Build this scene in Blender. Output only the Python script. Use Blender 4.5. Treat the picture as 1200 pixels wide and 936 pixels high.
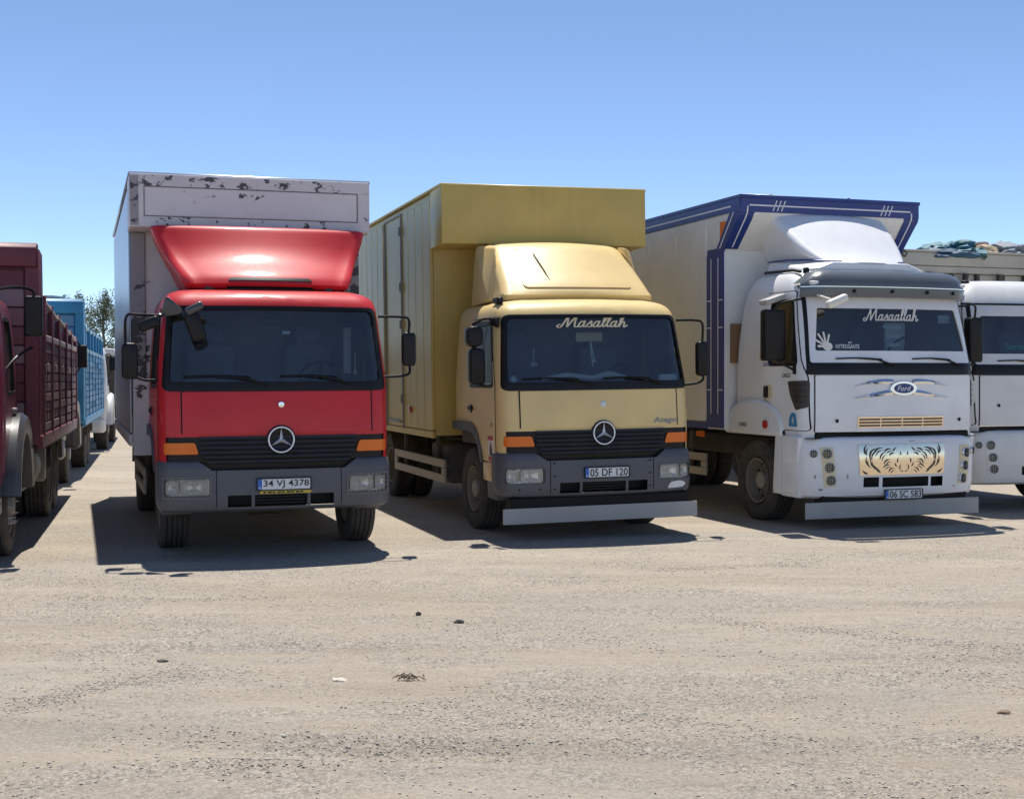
import bpy, bmesh, math, random
import numpy as np
from mathutils import Vector, Matrix
random.seed(7); rng = np.random.default_rng(7)
for o in list(bpy.data.objects): bpy.data.objects.remove(o)
SC = bpy.context.scene; COL = SC.collection
# ---------------------------------------------------------------- camera
FPX, HOR, CAMH = 1538.0, 444.5, 1.74
cd = bpy.data.cameras.new('camera'); cam = bpy.data.objects.new('camera', cd); COL.objects.link(cam)
cd.sensor_width = 36; cd.lens = FPX / 1200 * 36; cd.clip_end = 6000; cd.clip_start = .05
cam.location = (0, 0, CAMH)
cam.rotation_euler = (math.pi / 2 - math.atan((468 - HOR) / FPX), 0, 0)
SC.camera = cam
# ---------------------------------------------------------------- sky and sun
SUN_EL, SUN_AZ = math.radians(69), math.radians(-5)     # azimuth from +Y towards +X
w = bpy.data.worlds.new('World'); SC.world = w; w.use_nodes = True
nt = w.node_tree; bg = nt.nodes['Background']
sky = nt.nodes.new('ShaderNodeTexSky'); sky.sky_type = 'NISHITA'; sky.sun_disc = False
sky.sun_elevation = SUN_EL; sky.sun_rotation = SUN_AZ
sky.altitude = 2000; sky.air_density = .65; sky.dust_density = .0; sky.ozone_density = 1.5
nt.links.new(sky.outputs[0], bg.inputs[0]); bg.inputs[1].default_value = .15
sl = bpy.data.lights.new('sun', 'SUN'); sun = bpy.data.objects.new('sun', sl); COL.objects.link(sun)
sl.energy = 5.0; sl.angle = math.radians(.55); sl.color = (1, .95, .87)
ts = Vector((math.sin(SUN_AZ) * math.cos(SUN_EL), math.cos(SUN_AZ) * math.cos(SUN_EL), math.sin(SUN_EL)))
sun.rotation_euler = (-ts).to_track_quat('-Z', 'Y').to_euler()
sun.location = ts * 60
SC.view_settings.view_transform = 'Standard'; SC.view_settings.look = 'None'
SC.view_settings.gamma = 1; SC.view_settings.exposure = .30; SC.view_settings.use_curve_mapping = False
# ---------------------------------------------------------------- materials
MAT = {}
def new_mat(name):
    m = bpy.data.materials.new(name); m.use_nodes = True; MAT[name] = m
    return m, m.node_tree, m.node_tree.nodes['Principled BSDF']
def N(t, kind, **k):
    n = t.nodes.new(kind)
    for a, b in k.items():
        if a.startswith('i_'): n.inputs[a[2:].replace('_', ' ')].default_value = b
        else: setattr(n, a, b)
    return n
def mixc(t, fac, a, b):
    n = t.nodes.new('ShaderNodeMix'); n.data_type = 'RGBA'
    for i, v in ((0, fac), (6, a), (7, b)):
        if isinstance(v, bpy.types.NodeSocket): t.links.new(v, n.inputs[i])
        else: n.inputs[i].default_value = v if i == 0 else (*v, 1)
    return n.outputs[2]
def mrange(t, v, a, b, c=0., d=1.):
    n = t.nodes.new('ShaderNodeMapRange'); t.links.new(v, n.inputs[0])
    for i, x in enumerate((a, b, c, d)): n.inputs[i + 1].default_value = x
    return n.outputs[0]
def math_(t, op, a, b):
    n = t.nodes.new('ShaderNodeMath'); n.operation = op
    for i, v in enumerate((a, b)):
        if isinstance(v, bpy.types.NodeSocket): t.links.new(v, n.inputs[i])
        else: n.inputs[i].default_value = v
    return n.outputs[0]
def noise(t, vec, scale, detail=4, rough=.55, dist=0):
    n = N(t, 'ShaderNodeTexNoise'); n.inputs['Scale'].default_value = scale; n.inputs['Detail'].default_value = detail
    n.inputs['Roughness'].default_value = rough; n.inputs['Distortion'].default_value = dist
    t.links.new(vec, n.inputs['Vector']); return n.outputs[0]
def scaled(t, vec, s):
    n = t.nodes.new('ShaderNodeMapping'); n.inputs['Scale'].default_value = s; t.links.new(vec, n.inputs[0]); return n.outputs[0]
DUST = (.36, .29, .21)
def paint(name, col, rough=.35, coat=0., dust=.25, var=.08, metal=0., chips=None, bump=0., streak=0., spec=.5, zlo=.3, zhi=1.5, rnd=0.):
    if name in MAT: return MAT[name]
    m, t, b = new_mat(name)
    tc = t.nodes.new('ShaderNodeTexCoord').outputs['Object']
    n1 = noise(t, tc, 1.7, 5, .6)
    c = mixc(t, mrange(t, n1, .3, .7), tuple(x * (1 - var) for x in col), tuple(min(1, x * (1 + var)) for x in col))
    if rnd:
        oi = t.nodes.new('ShaderNodeObjectInfo').outputs['Random']
        c = mixc(t, mrange(t, oi, .35, 1, 0, rnd), c, tuple(x * .55 + .22 for x in col))
        c = mixc(t, mrange(t, oi, 0, .3, .45, 0), c, tuple(x * .5 for x in col))
    if streak:
        ns = noise(t, scaled(t, tc, (9, 9, .5)), 1.5, 5, .6)
        c = mixc(t, mrange(t, ns, .52, .75, 0, streak), c, tuple(x * .45 + .02 for x in col))
    if chips:
        nc = noise(t, scaled(t, tc, (1, 1, 1.4)), chips[1], 6, .62, .4)
        nb = noise(t, tc, 1.1, 2)
        f = mrange(t, math_(t, 'ADD', nc, math_(t, 'MULTIPLY', nb, .35)), chips[2], chips[2] + .02)
        c = mixc(t, f, c, chips[0])
    sep = t.nodes.new('ShaderNodeSeparateXYZ'); t.links.new(tc, sep.inputs[0])
    grad = mrange(t, sep.outputs[2], zlo, zhi, 1, .22)
    nd = mrange(t, noise(t, tc, 4.3, 8, .65), .3, .75, .15, 1)
    d = math_(t, 'MULTIPLY', math_(t, 'MULTIPLY', grad, nd), dust)
    c = mixc(t, d, c, DUST)
    t.links.new(c, b.inputs['Base Color'])
    fine = noise(t, tc, 26, 4)
    r = math_(t, 'ADD', mrange(t, fine, .3, .7, rough * .95, rough * 1.05), math_(t, 'MULTIPLY', d, .5))
    t.links.new(r, b.inputs['Roughness'])
    b.inputs['Metallic'].default_value = metal; b.inputs['Coat Weight'].default_value = coat
    b.inputs['Coat Roughness'].default_value = .14; b.inputs['Specular IOR Level'].default_value = spec
    if bump:
        bn = t.nodes.new('ShaderNodeBump'); bn.inputs['Strength'].default_value = bump; bn.inputs['Distance'].default_value = .02
        t.links.new(noise(t, tc, 3.2, 3), bn.inputs['Height']); t.links.new(bn.outputs[0], b.inputs['Normal'])
    return m
def plain(name, col, rough=.5, metal=0., spec=.5):
    if name in MAT: return MAT[name]
    m, t, b = new_mat(name); tc = t.nodes.new('ShaderNodeTexCoord').outputs['Object']
    c = mixc(t, noise(t, tc, 14, 4), tuple(x * .88 for x in col), tuple(min(1, x * 1.1) for x in col))
    t.links.new(c, b.inputs['Base Color']); b.inputs['Roughness'].default_value = rough
    b.inputs['Metallic'].default_value = metal; b.inputs['Specular IOR Level'].default_value = spec
    return m
def glass(name, tint, rough=.02, ior=2.0, dirt=.03):
    m = bpy.data.materials.new(name); m.use_nodes = True; MAT[name] = m; t = m.node_tree
    t.nodes.clear(); out = t.nodes.new('ShaderNodeOutputMaterial')
    tr = t.nodes.new('ShaderNodeBsdfTransparent'); tr.inputs[0].default_value = (*tint, 1)
    gl = t.nodes.new('ShaderNodeBsdfGlossy'); gl.inputs['Roughness'].default_value = rough
    fr = t.nodes.new('ShaderNodeFresnel'); fr.inputs[0].default_value = ior
    mx = t.nodes.new('ShaderNodeMixShader')
    t.links.new(fr.outputs[0], mx.inputs[0]); t.links.new(tr.outputs[0], mx.inputs[1]); t.links.new(gl.outputs[0], mx.inputs[2])
    df = t.nodes.new('ShaderNodeBsdfDiffuse'); df.inputs[0].default_value = (.40, .35, .28, 1)
    tc = t.nodes.new('ShaderNodeTexCoord').outputs['Object']
    f = mrange(t, noise(t, tc, 5, 6, .6), .3, .8, dirt * .4, dirt)
    m2 = t.nodes.new('ShaderNodeMixShader'); t.links.new(f, m2.inputs[0])
    t.links.new(mx.outputs[0], m2.inputs[1]); t.links.new(df.outputs[0], m2.inputs[2])
    t.links.new(m2.outputs[0], out.inputs[0]); return m
red = paint('red_paint', (.54, .018, .026), .48, .30, .10, bump=.06, spec=.2)
yel = paint('yellow_paint', (.74, .55, .24), .42, .22, .10, bump=.06, spec=.3)
yelbox = paint('yellow_box_paint', (.60, .43, .105), .42, .1, .12, streak=.18, bump=.10)
whi = paint('white_paint', (.78, .79, .80), .34, .35, .16, bump=.03)
whi2 = paint('white_cab_paint', (.70, .70, .69), .34, .3, .28, bump=.03)
cream = paint('cream_panel', (.80, .79, .74), .45, 0, .12, streak=.10, bump=.08)
navy = paint('navy_trim_paint', (.012, .036, .20), .4, .1, .05)
pinst = plain('white_pinstripe', (.75, .75, .78), .45)
mauve = paint('worn_white_paint', (.62, .60, .62), .5, 0, .18, chips=((.055, .052, .06), 3.6, .825), bump=.08)
chippy = paint('chipped_white_paint', (.58, .56, .58), .5, 0, .18, chips=((.055, .052, .06), 9.0, .78), bump=.08)
mauvep = paint('badly_worn_paint', (.30, .28, .30), .55, 0, .2, chips=((.05, .047, .055), 3.4, .70))
alu = paint('aluminium_panel', (.42, .45, .50), .3, 0, .2, metal=.6, bump=.1)
dgrey = paint('dark_grey_plastic', (.085, .090, .106), .5, 0, .13, zlo=.25, zhi=.9)
fendm = paint('black_fender_paint', (.045, .047, .053), .35, .2, .12)
blackp = paint('black_plastic', (.011, .011, .013), .36, 0, .04, spec=.22)
slatm = paint('grille_plastic', (.022, .022, .025), .42, 0, .08)
rub = plain('black_rubber', (.010, .010, .011), .6, spec=.2)
chrome = plain('chrome', (.75, .77, .80), .12, 1.)
silver = plain('silver_emblem', (.78, .80, .84), .28, .55)
steel = paint('dusty_steel', (.30, .29, .27), .5, 0, .4, metal=.3)
darkrim = paint('dark_rim_paint', (.14, .125, .11), .6, 0, .45)
frame = paint('chassis_paint', (.035, .034, .035), .7, 0, .55)
skirtm = paint('skirt_sheet', (.35, .35, .345), .45, 0, .3, bump=.2)
rail = paint('side_rail_paint', (.40, .35, .27), .55, 0, .35)
orange = plain('orange_lens', (.75, .16, .012), .2)
lampref = plain('lamp_reflector', (.80, .80, .78), .25, .45)
lamphou = plain('lamp_housing', (.55, .55, .54), .3, .7)
redl = plain('red_lens', (.45, .02, .02), .25)
platew = plain('plate_white', (.72, .73, .72), .45)
plateb = plain('plate_blue', (.03, .13, .50), .45)
platek = plain('plate_black', (.012, .012, .014), .5)
platey = plain('yellow_strip', (.62, .46, .05), .5)
sticker = plain('white_sticker', (.74, .72, .66), .5)
creamst = plain('cream_sticker', (.72, .62, .40), .5)
bluest = plain('blue_sticker', (.03, .22, .42), .5)
redst = plain('red_sticker', (.45, .03, .04), .5)
trimgrey = plain('interior_grey', (.10, .10, .11), .7)
cloth = plain('seat_cloth', (.12, .14, .19), .9)
bluecl = plain('blue_dash_cloth', (.05, .16, .50), .9)
paper = plain('paper', (.62, .72, .74), .7)
goldm = plain('polished_brass_sheet', (.78, .66, .50), .14, 1.)
goldd = plain('panel_cutout_dark', (.055, .042, .034), .5)
visorm = paint('grey_visor_plastic', (.10, .115, .13), .28, .2, .08)
card = plain('brown_board', (.26, .15, .08), .8)
maroon = paint('maroon_paint', (.15, .022, .042), .5, 0, .22, var=.2, streak=.3, chips=((.36, .30, .30), 4.2, .98))
maroonc = paint('maroon_cab_paint', (.17, .022, .045), .33, .3, .25)
woodm = paint('maroon_board', (.17, .032, .050), .6, 0, .3, rnd=.75, var=.25, chips=((.42, .36, .34), 6, .90))
railm = paint('worn_rail', (.42, .33, .31), .6, 0, .35, var=.25)
bluep = paint('blue_paint', (.018, .22, .45), .45, 0, .25, var=.2, chips=((.30, .42, .52), 5, .95))
blueb = paint('blue_board', (.018, .20, .42), .55, 0, .2, rnd=.6, var=.25, chips=((.33, .42, .50), 6, .90))
beige = paint('beige_body_paint', (.44, .41, .34), .5, 0, .25, streak=.25)
tealt = plain('teal_tarp', (.05, .17, .21), .6); bluet = plain('blue_tarp', (.03, .09, .17), .6)
tanb = plain('tan_sack', (.45, .36, .24), .85); greyt = plain('grey_tarp', (.20, .23, .27), .7); brownb = plain('brown_blanket', (.13, .09, .09), .9)
canvas = plain('pale_canvas', (.60, .60, .60), .8)
olive = paint('pale_green_paint', (.45, .45, .36), .45, 0, .3)
glw = glass('windscreen_glass', (.76, .81, .85)); gls = glass('side_glass', (.30, .34, .34), ior=1.55, dirt=.10)
gll = glass('lamp_glass', (.94, .95, .94), ior=1.5, dirt=.10); gld = glass('dark_tinted_glass', (.13, .14, .13), dirt=.12)
def tyre_mat():
    m, t, b = new_mat('tyre_rubber'); tc = t.nodes.new('ShaderNodeTexCoord').outputs['Object']
    n = mrange(t, noise(t, tc, 6, 6, .65), .32, .7, .15, .85)
    t.links.new(mixc(t, n, (.022, .021, .021), (.10, .085, .068)), b.inputs['Base Color'])
    b.inputs['Roughness'].default_value = .85; return m
tyrem = tyre_mat()
# ---------------------------------------------------------------- mesh helpers
def B(): return bmesh.new()
def link(name, bm, mat, parent=None, ang=38):
    me = bpy.data.meshes.new(name); bmesh.ops.remove_doubles(bm, verts=bm.verts, dist=1e-5)
    bm.to_mesh(me); bm.free(); me.materials.append(mat)
    me.shade_smooth(); me.set_sharp_from_angle(angle=math.radians(ang))
    o = bpy.data.objects.new(name, me); COL.objects.link(o)
    if parent: o.parent = parent
    return o
def inst(src, parent, loc=(0, 0, 0), rot=(0, 0, 0), scale=(1, 1, 1), name=None):
    o = src.copy(); COL.objects.link(o); o.parent = parent; o.location = loc; o.rotation_euler = rot; o.scale = scale
    if name: o.name = name
    return o
def merge(bm, t):
    me = bpy.data.meshes.new('tmp'); t.to_mesh(me); t.free(); bm.from_mesh(me); bpy.data.meshes.remove(me)
def box(bm, x0, x1, y0, y1, z0, z1, bev=0, seg=1, M=None):
    t = bmesh.new(); bmesh.ops.create_cube(t, size=1)
    for v in t.verts: v.co = Vector(((x0 + x1) / 2 + v.co.x * (x1 - x0), (y0 + y1) / 2 + v.co.y * (y1 - y0), (z0 + z1) / 2 + v.co.z * (z1 - z0)))
    if bev: bmesh.ops.bevel(t, geom=t.edges[:], offset=bev, segments=seg, affect='EDGES', profile=.5)
    if M: bmesh.ops.transform(t, matrix=M, verts=t.verts)
    merge(bm, t); return bm
def prism(bm, poly, axis, a, b, bev=0, seg=1):
    t = bmesh.new()
    f = {'x': lambda u, v, w: (w, u, v), 'y': lambda u, v, w: (u, w, v), 'z': lambda u, v, w: (u, v, w)}[axis]
    A = [t.verts.new(f(u, v, a)) for u, v in poly]; Bv = [t.verts.new(f(u, v, b)) for u, v in poly]; n = len(poly)
    t.faces.new(A); t.faces.new(Bv[::-1])
    for i in range(n): t.faces.new((A[i], Bv[i], Bv[(i + 1) % n], A[(i + 1) % n]))
    bmesh.ops.recalc_face_normals(t, faces=t.faces)
    if bev: bmesh.ops.bevel(t, geom=t.edges[:], offset=bev, segments=seg, affect='EDGES', profile=.5)
    merge(bm, t); return bm
def hull(bm, pts, bev=0, seg=2):
    t = bmesh.new()
    for p in pts: t.verts.new(p)
    r = bmesh.ops.convex_hull(t, input=t.verts)
    bmesh.ops.dissolve_limit(t, angle_limit=.02, verts=t.verts, edges=t.edges)
    if bev: bmesh.ops.bevel(t, geom=t.edges[:], offset=bev, segments=seg, affect='EDGES', profile=.5)
    bmesh.ops.recalc_face_normals(t, faces=t.faces)
    merge(bm, t); return bm
def lathe(bm, prof, org=(0, 0, 0), axis='x', seg=32, cap=True):
    t = bmesh.new(); rings = []
    for a, r in prof:
        ring = []
        for i in range(seg):
            th = 2 * math.pi * i / seg; c, s = r * math.cos(th), r * math.sin(th)
            p = {'x': (a, c, s), 'y': (s, a, c), 'z': (c, s, a)}[axis]
            ring.append(t.verts.new((org[0] + p[0], org[1] + p[1], org[2] + p[2])))
        rings.append(ring)
    for A, C in zip(rings, rings[1:]):
        for i in range(seg): t.faces.new((A[i], A[(i + 1) % seg], C[(i + 1) % seg], C[i]))
    if cap: t.faces.new(rings[0][::-1]); t.faces.new(rings[-1])
    bmesh.ops.recalc_face_normals(t, faces=t.faces)
    merge(bm, t); return bm
def smooth_pts(pts, n=6):
    P = [Vector(p) for p in pts]; out = []
    for i in range(len(P) - 1):
        a, b, c, d = P[max(i - 1, 0)], P[i], P[i + 1], P[min(i + 2, len(P) - 1)]
        for k in range(n):
            u = k / n
            out.append(.5 * ((2 * b) + (c - a) * u + (2 * a - 5 * b + 4 * c - d) * u * u + (3 * b - a - 3 * c + d) * u ** 3))
    out.append(P[-1]); return out
def tube(bm, pts, r, seg=8, sm=0):
    P = smooth_pts(pts, sm) if sm else [Vector(p) for p in pts]
    rs = r if isinstance(r, (list, tuple)) else [r] * len(P)
    t = bmesh.new(); rings = []; up = None
    for i, p in enumerate(P):
        d = (P[min(i + 1, len(P) - 1)] - P[max(i - 1, 0)]).normalized()
        if up is None: up = d.orthogonal().normalized()
        up = (up - d * up.dot(d)).normalized(); s = d.cross(up)
        rings.append([t.verts.new(p + (up * math.cos(2 * math.pi * k / seg) + s * math.sin(2 * math.pi * k / seg)) * rs[i]) for k in range(seg)])
    for A, C in zip(rings, rings[1:]):
        for i in range(seg): t.faces.new((A[i], A[(i + 1) % seg], C[(i + 1) % seg], C[i]))
    t.faces.new(rings[0][::-1]); t.faces.new(rings[-1])
    bmesh.ops.recalc_face_normals(t, faces=t.faces)
    merge(bm, t); return bm
def rpoly(pts, r, n=5):
    out = []; k = len(pts); rr = r if isinstance(r, (list, tuple)) else [r] * k
    for i in range(k):
        p, a, b = Vector(pts[i]), Vector(pts[i - 1]), Vector(pts[(i + 1) % k])
        da, db = (a - p), (b - p); q = min(rr[i], da.length * .49, db.length * .49)
        if q < 1e-4: out.append((p.x, p.y)); continue
        A, C = p + da.normalized() * q, p + db.normalized() * q
        for j in range(n + 1):
            u = j / n; e = A.lerp(p, u).lerp(p.lerp(C, u), u); out.append((e.x, e.y))
    return out
def rect(x0, x1, z0, z1): return [(x0, z0), (x1, z0), (x1, z1), (x0, z1)]
def span(poly, v):
    xs = []
    n = len(poly)
    for i in range(n):
        (a, b), (c, d) = poly[i], poly[(i + 1) % n]
        if b == d:
            if abs(b - v) < 2e-5: xs += [a, c]
        elif min(b, d) - 2e-5 <= v <= max(b, d) + 2e-5: xs.append(a + (c - a) * min(1, max(0, (v - b) / (d - b))))
    return min(xs), max(xs)
def patch(bm, poly, sf, d=0., t=.02, nx=10, dz=.06):
    """thin shell over the outline poly(u,v) lying on surface sf(u,v,offset)"""
    vs = sorted({round(p[1], 5) for p in poly}); full = [vs[0]]
    for a, b in zip(vs, vs[1:]):
        k = max(1, int((b - a) / dz)); full += [a + (b - a) * j / k for j in range(1, k + 1)]
    q = bmesh.new(); F, Bk = [], []
    for v in full:
        l, r = span(poly, v)
        us = [l + (r - l) * i / nx for i in range(nx + 1)]
        F.append([q.verts.new(sf(u, v, d)) for u in us]); Bk.append([q.verts.new(sf(u, v, d - t)) for u in us])
    for i in range(len(full) - 1):
        for j in range(nx): q.faces.new((F[i][j], F[i][j + 1], F[i + 1][j + 1], F[i + 1][j]))
    loop = [(i, 0) for i in range(len(full))] + [(len(full) - 1, j) for j in range(1, nx + 1)] + [(i, nx) for i in range(len(full) - 2, -1, -1)] + [(0, j) for j in range(nx - 1, 0, -1)]
    for (a, b), (c, e) in zip(loop, loop[1:] + loop[:1]): q.faces.new((F[a][b], F[c][e], Bk[c][e], Bk[a][b]))
    bmesh.ops.remove_doubles(q, verts=q.verts, dist=1e-5)
    bmesh.ops.recalc_face_normals(q, faces=q.faces)
    merge(bm, q); return bm
def ring(bm, outer, inner, sf, d=0., t=.02, sub=4):
    """frame between two outlines with the same number of points"""
    K = [max(1, int(max(math.dist(P[i], P[(i + 1) % len(P)]) for P in (outer, inner)) / .07)) for i in range(len(outer))]
    def den(P): return [(P[i][0] + (P[(i + 1) % len(P)][0] - P[i][0]) * k / K[i], P[i][1] + (P[(i + 1) % len(P)][1] - P[i][1]) * k / K[i]) for i in range(len(P)) for k in range(K[i])]
    O, I = den(outer), den(inner); q = bmesh.new(); n = len(O)
    nr = 1 if t < .012 else 4
    L = [[q.verts.new(sf(u, v, d - t)) for u, v in O]]
    for k in range(nr + 1): L.append([q.verts.new(sf(u + (u2 - u) * k / nr, v + (v2 - v) * k / nr, d)) for (u, v), (u2, v2) in zip(O, I)])
    L.append([q.verts.new(sf(u, v, d - t)) for u, v in I])
    for A, C in zip(L, L[1:]):
        for i in range(n): q.faces.new((A[i], A[(i + 1) % n], C[(i + 1) % n], C[i]))
    bmesh.ops.recalc_face_normals(q, faces=q.faces); merge(bm, q); return bm
def cut(bm, poly, axis, side=None):
    """remove the faces of bm inside the convex outline poly, extruded along axis ('x' or 'y')"""
    ia, ib = (1, 2) if axis == 'x' else (0, 2)
    A = sum(poly[i][0] * poly[(i + 1) % len(poly)][1] - poly[(i + 1) % len(poly)][0] * poly[i][1] for i in range(len(poly)))
    P = poly if A > 0 else poly[::-1]
    faces = [f for f in bm.faces if side is None or side(f.calc_center_median())]
    for i in range(len(P)):
        (u0, v0), (u1, v1) = P[i], P[(i + 1) % len(P)]
        if abs(u0 - u1) + abs(v0 - v1) < 1e-6: continue
        co, no = [0, 0, 0], [0, 0, 0]; co[ia], co[ib] = u0, v0; no[ia], no[ib] = (v1 - v0), -(u1 - u0)
        no = Vector(no).normalized(); co = Vector(co)
        g = list({e for f in faces for e in f.edges} | {v for f in faces for v in f.verts} | set(faces))
        r = bmesh.ops.bisect_plane(bm, geom=g, dist=1e-6, plane_co=co, plane_no=no)
        fs = {x for x in r['geom'] if isinstance(x, bmesh.types.BMFace)}
        faces = [f for f in fs if f.is_valid and (f.calc_center_median() - co).dot(no) < 0]
        if not faces: return
    bmesh.ops.delete(bm, geom=faces, context='FACES')
def grow(poly, d):
    n = len(poly); A = sum(poly[i][0] * poly[(i + 1) % n][1] - poly[(i + 1) % n][0] * poly[i][1] for i in range(n)); sg = 1 if A > 0 else -1; out = []
    for i in range(n):
        p, a, b = Vector(poly[i]), Vector(poly[i - 1]), Vector(poly[(i + 1) % n]); e, f = (p - a).normalized(), (b - p).normalized()
        m = Vector((e.y + f.y, -(e.x + f.x))) * sg; m = m.normalized() if m.length > 1e-6 else Vector((0, 0)); out.append((p.x + m.x * d, p.y + m.y * d))
    return out
def flat_y(y): return lambda u, v, d: (u, y - d, v)
def flat_x(x, s): return lambda u, v, d: (s * (x + d), u, v)
# ---------------------------------------------------------------- lettering
def text2d(s, w, h):
    c = bpy.data.curves.new('t', 'FONT'); c.body = s; c.resolution_u = 3; c.offset = .012
    o = bpy.data.objects.new('t', c); me = o.to_mesh()
    V_ = [v.co.copy() for v in me.vertices]; F_ = [tuple(p.vertices) for p in me.polygons]
    o.to_mesh_clear(); bpy.data.objects.remove(o); bpy.data.curves.remove(c)
    x0, x1 = min(v.x for v in V_), max(v.x for v in V_); y0, y1 = min(v.y for v in V_), max(v.y for v in V_)
    return [((v.x - (x0 + x1) / 2) / (x1 - x0) * w, (v.y - (y0 + y1) / 2) / (y1 - y0) * h) for v in V_], F_
def text(bm, s, cx, cz, w, h, sf, d=.003, slant=0, tilt=0):
    V_, F_ = text2d(s, w, h); q = bmesh.new()
    vs = [q.verts.new(sf(cx + u + v * slant, cz + v + u * tilt, d)) for u, v in V_]
    for f in F_:
        try: q.faces.new([vs[i] for i in f])
        except ValueError: pass
    merge(bm, q); return bm
GL = {  # handwriting strokes, x-height 1
 'M': (2.5, [[(.0, .5), (-.35, .25), (-.2, -.05), (.15, .05), (.5, .9), (.85, 2.0)], [(.85, 2.0), (.95, .9), (1.0, .0)], [(1.0, .0), (1.5, 1.1), (2.0, 2.0)], [(2.0, 2.0), (1.95, .8), (2.05, .12), (2.3, .02), (2.6, .3)]]),
 'a': (1.22, [[(.72, .78), (.45, 1.0), (.12, .65), (.08, .22), (.30, .0), (.58, .25), (.78, .7)], [(.84, 1.08), (.74, .45), (.80, .05), (1.02, .05), (1.28, .35)]]),
 's': (.85, [[(-.05, .3), (.35, .85), (.5, 1.1)], [(.5, 1.1), (.55, .65), (.65, .25), (.4, .0), (.08, .1)], [(.4, .0), (.7, .1), (.95, .35)]]),
 'l': (.62, [[(-.05, .3), (.35, 1.1), (.55, 1.9), (.35, 2.1), (.18, 1.5), (.15, .5), (.3, .03), (.65, .3)]]),
 'h': (1.2, [[(-.05, .3), (.35, 1.1), (.55, 1.9), (.35, 2.1), (.18, 1.5), (.1, .0)], [(.1, .0), (.35, .7), (.65, .95), (.8, .6), (.78, .12), (.95, .0), (1.3, .35)]]),
}
def script_word(bm, word, cx, cz, w, h, sf, d=.004, th=.16, slant=.28):
    strokes = []; x = 0
    for ch in word:
        adv, ss = GL[ch]
        for s in ss: strokes.append([(x + px + py * slant, py) for px, py in s])
        x += adv
    allp = [p for s in strokes for p in s]; x0, x1 = min(p[0] for p in allp), max(p[0] for p in allp)
    kx, kz = w / (x1 - x0), h / 2.1
    q = bmesh.new()
    for s in strokes:
        P = smooth_pts([(a, b, 0) for a, b in s], 6); prev = None
        for i, p in enumerate(P):
            dr = (P[min(i + 1, len(P) - 1)] - P[max(i - 1, 0)]).normalized(); nn = Vector((-dr.y, dr.x, 0))
            ww = th * (.45 + .75 * abs(dr.y)) * .5
            a, b = p + nn * ww, p - nn * ww
            pr = [q.verts.new(sf(cx + (e.x - (x0 + x1) / 2) * kx, cz + (e.y - 1) * kz, d)) for e in (a, b)]
            if prev: q.faces.new((prev[0], prev[1], pr[1], pr[0]))
            prev = pr
    merge(bm, q); return bm
# ---------------------------------------------------------------- things
def thing(name, label, cat, loc=(0, 0, 0), rz=0, roll=0, group=None):
    o = bpy.data.objects.new(name, None); COL.objects.link(o); o.empty_display_size = .3
    o.location = loc; o.rotation_euler = (0, -roll, rz); o['label'] = label; o['category'] = cat
    if group: o['group'] = group
    return o
def tag(o, label, cat, group=None):
    o['label'] = label; o['category'] = cat
    if group: o['group'] = group
    return o
# ================================================================ ground
def ground_h(x, y):
    h = .010 * np.sin(x * .9 + 1.3 * np.sin(y * .5)) * np.sin(y * .7 + .8 * np.sin(x * .4)) + .005 * np.sin(x * 2.7 + y * 1.9) * np.sin(y * 3.1 - x * 1.2)
    for x0, y0, sl, amp in ((0, 6.1, -.06, .022), (0, 8.2, -.045, .016), (0, 7.2, .10, .014), (0, 9.9, .03, .012), (3, 5.6, -.16, .018)):
        dline = y - (y0 + sl * (x - x0) + .12 * np.sin(x * .6 + y0))
        h = h - amp * np.exp(-(dline / .11) ** 2) + amp * .7 * np.exp(-((np.abs(dline) - .24) / .08) ** 2)
    fade = np.clip((12.2 - y) / 2.0, 0, 1)
    return h * (fade * .85 + .15) * np.clip(1 - (y - 25) / 20, 0, 1)
def rotz(t, vec, a):
    n = t.nodes.new('ShaderNodeMapping'); n.inputs['Rotation'].default_value = (0, 0, a); t.links.new(vec, n.inputs[0]); return n.outputs[0]
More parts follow.
